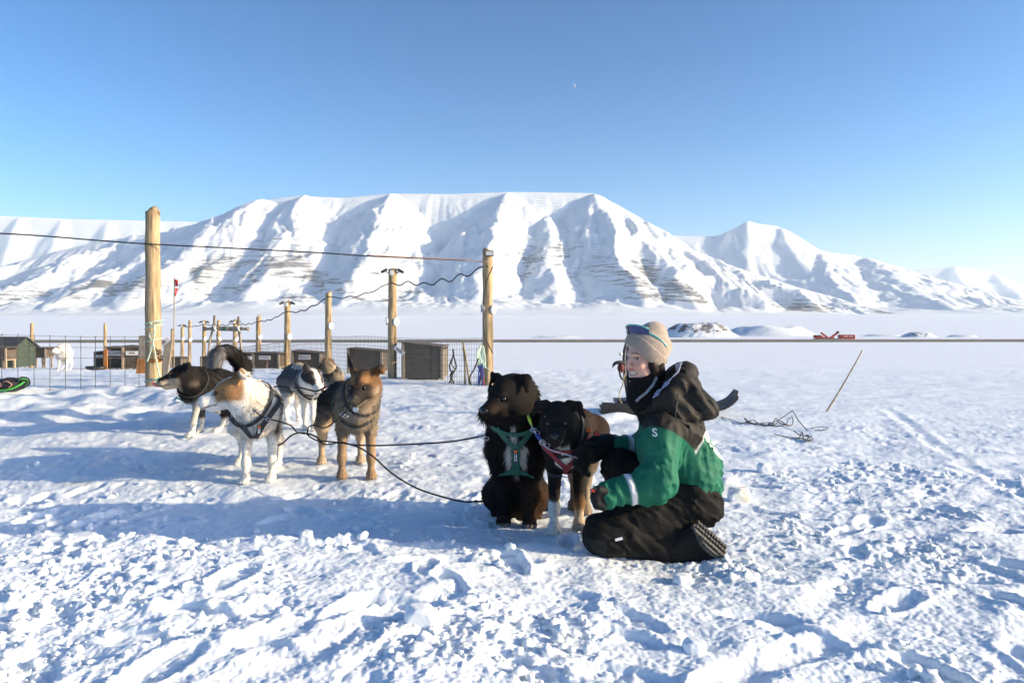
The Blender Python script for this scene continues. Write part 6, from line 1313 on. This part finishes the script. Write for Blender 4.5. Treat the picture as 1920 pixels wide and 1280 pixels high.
# ================================================================ FAR: road, machines, mounds, moon
ax0, ax1 = (-420, 150), (420, 235); rp = []
mb = MB(); NR = 60; V_ = []; F_ = []
for i in range(NR + 1):
    t = i / NR; x = -420 + 840 * t; y = 172 + (x + 120) * .065; z = float(base_z(x, y)) + .12
    for dy, dz in ((-5.5, -.5), (-3.6, .38), (3.6, .42), (5.5, -.5)): V_.append((x, y + dy, z + dz))
for i in range(NR): F_ += [(i * 4 + k, i * 4 + k + 1, i * 4 + 5 + k, i * 4 + 4 + k) for k in range(3)]
mb.add(V_, F_); tag(mb.build('road', M_gravel), kind='structure', label='dark gravel road crossing the plain')
def mound(name, px0, px1, top, d, label, rock, seed, stone=False):
    s = d / FPX; w = (px1 - px0) * s; n = 64; u = np.linspace(-1, 1, n); U, Vv = np.meshgrid(u, u, indexing='ij'); x = (px0 + px1) / 2; cx = (x - 960) * s; bz = float(base_z(cx, d)); h = P(x, top, d).z - bz
    r = np.sqrt(U * U + Vv * Vv); prof = np.clip(1 - r, 0, 1); hh = h * np.clip(sstep(0, .55, prof) * (1 + .16 * fbm2(U * 2.2, Vv * 2.2, 4, seed)) , 0, 1.15)
    if rock > .5: hh = hh + (prof > .08) * h * .10 * np.abs(fbm2(U * 7, Vv * 7, 3, seed + 4))
    X_ = cx + U * w / 2; Y_ = d + Vv * w * .3; idx = np.arange(n * n).reshape(n, n); Fm = np.stack([idx[:-1, :-1], idx[1:, :-1], idx[1:, 1:], idx[:-1, 1:]], -1).reshape(-1, 4)
    rk = rock * sstep(.05, .3, prof) * (.5 + .5 * sstep(-.3, .4, fbm2(U * 4, Vv * 4, 3, seed + 9)))
    me = mesh_np(name, np.stack([X_, Y_, hh + bz - .15], -1).reshape(-1, 3), Fm, M_mound, True, np.repeat(rk.reshape(-1, 1), 3, 1)); return tag(link(name, me), label=label, kind='structure')
M_mound = rock_snow('mound_rock', 1.6, .34); [setattr(nd.inputs['Distance'], 'default_value', .25) for nd in M_mound.node_tree.nodes if nd.type == 'BUMP']
for nd in M_mound.node_tree.nodes:
    if nd.type == 'MAPPING': nd.inputs['Scale'].default_value = (.5, .5, 1.2)
mound('mound', 1225, 1392, 608, 262, 'rocky mound beyond the road behind the beanie', 1.0, 3); mound('mound', 1340, 1545, 611, 280, 'smooth snow heap beyond the road', .25, 5); mound('mound', 1685, 1760, 623, 260, 'small rocky hump right of the red container', .8, 7)
mound('mound', 985, 1100, 629, 250, 'low snow bank beyond the road in the middle', .45, 9); mound('mound', 1610, 1700, 626, 270, 'low snow bank behind the red container', .2, 11); mound('mound', 1770, 1840, 627, 262, 'low snow hump at the right', .2, 13); mound('mound', 640, 720, 633, 240, 'low snow bank behind the fence', .3, 15)
d = 232.0; b = P(1548, 638, d); b.z = float(base_z(b.x, b.y)) + .1; zz = P(0, 637.5, d).z - b.z
o = root('excavator', b, 'red tracked machine with raised arms beside the red container far away', 'excavator'); m_ = lambda px, py: P(px, py, d) - b
mb = MB(); mb.box(m_(1546, 634.5), (5.6, 2.4, .9), bev=.2); mb.build('chassis', M_redm, o)
for y_ in (-1.3, 1.3):
    mb = MB(); c_ = m_(1546, 636.6); pts = [c_ + Vector((3.0 * math.copysign(min(1, abs(math.cos(a)) * 1.25), math.cos(a)), y_, .42 * math.sin(a))) for a in np.linspace(0, 6.283, 25)]; mb.tube(pts, .18, 8, False); mb.build('track', M_steel, o)
    for k in range(5): mb = MB(); cc_ = c_ + Vector(((k - 2) * 1.15, y_, -.02)); mb.tube([cc_ + Vector((0, -.12, 0)), cc_ + Vector((0, .12, 0))], .32, 12); mb.build('roller', M_steel, o)
mb = MB(); mb.box(m_(1534, 631), (2.6, 2.0, .9), Matrix.Rotation(.12, 3, 'Y'), bev=.2); mb.build('cab', M_redm, o)
mb = MB(); mb.box(m_(1532, 629.6) + Vector((0, -1.02, .1)), (1.5, .05, .45)); mb.build('window', M_lampk, o)
mb = MB(); mb.bar(m_(1556, 634), m_(1572, 622.5), .5, .55); mb.build('boom', M_redm, o); mb = MB(); mb.bar(m_(1551, 632), m_(1539, 623.5), .45, .5); mb.build('arm', M_redm, o); mb = MB(); mb.bar(m_(1560, 634), m_(1566, 627), .22, .22); mb.build('hydraulic_ram', M_steel, o)
mb = MB(); mb.bar(m_(1572, 621.6), m_(1569, 624), .9, .5); mb.build('bucket', M_steel, o); mb = MB(); mb.bar(m_(1566, 636), m_(1574, 636), 2.0, .5); mb.build('blade', M_steel, o)
b = P(1590, 638, d); b.z = float(base_z(b.x, b.y)); o = root('container', b, 'red container with white lettering right of the red machine', 'container'); h_ = P(0, 627.5, d).z - b.z; w_ = 27 / FPX * d
mb = MB(); mb.box((0, 1.1, h_ / 2), (w_, 2.2, h_), bev=.06); mb.build('box', M_redm, o)
for k in range(12): mb = MB(); mb.box((-w_ / 2 + w_ * (k + .5) / 12, -.03, h_ / 2), (w_ / 30, .05, h_ * .86)); mb.build('rib', M_redm, o)
mb = MB()
for k in range(11):      # lettering too far away to read
    if k != 5: mb.box((-w_ * .28 + k * w_ * .06, -.075, h_ * .62), (w_ * .036, .02, h_ * (.13 + .04 * (k % 3))))
mb.build('lettering', M_print, o)
# daytime moon: a thin lit crescent
dm = 24000.0; c = P(1074, 161, dm); rm = 5.0 / FPX * dm; mb = MB(); V_ = []; F_ = []; nn = 24
tilt = Matrix.Rotation(R(-14), 3, 'Y')
for i in range(nn + 1):
    a = -math.pi / 2 + math.pi * i / nn
    for k in range(5):
        f = .55 + .45 * k / 4; V_.append(c + tilt @ Vector((rm * math.cos(a) * f, -rm * .25 * math.sin(math.pi * k / 4) * math.cos(a), rm * math.sin(a))))
for i in range(nn): F_ += [(i * 5 + k, i * 5 + k + 1, i * 5 + 6 + k, i * 5 + 5 + k) for k in range(4)]
mb.add(V_, F_); M_moon = material('moon_rock', (.40, .40, .40), rough=1, spec=0, noise=(.0007, .2)); tag(mb.build('moon', M_moon, None, True), 'thin pale crescent moon high in the sky', 'moon')

# ---------------------------------------------------------------- thin frosty air over the valley
mb = MB(); mb.box((0, 5000, 325), (26000, 14000, 670)); hz = mb.build('haze', None); tag(hz, kind='stuff', label='thin bluish air')
m = bpy.data.materials.new('thin_air'); m.use_nodes = True; nt = m.node_tree; nt.nodes.remove(nt.nodes['Principled BSDF'])
pv = nt.nodes.new('ShaderNodeVolumePrincipled'); pv.inputs['Color'].default_value = (.78, .90, 1.0, 1); pv.inputs['Density'].default_value = .000065; pv.inputs['Anisotropy'].default_value = .0
nt.links.new(pv.outputs[0], nt.nodes['Material Output'].inputs['Volume']); hz.data.materials.append(m)
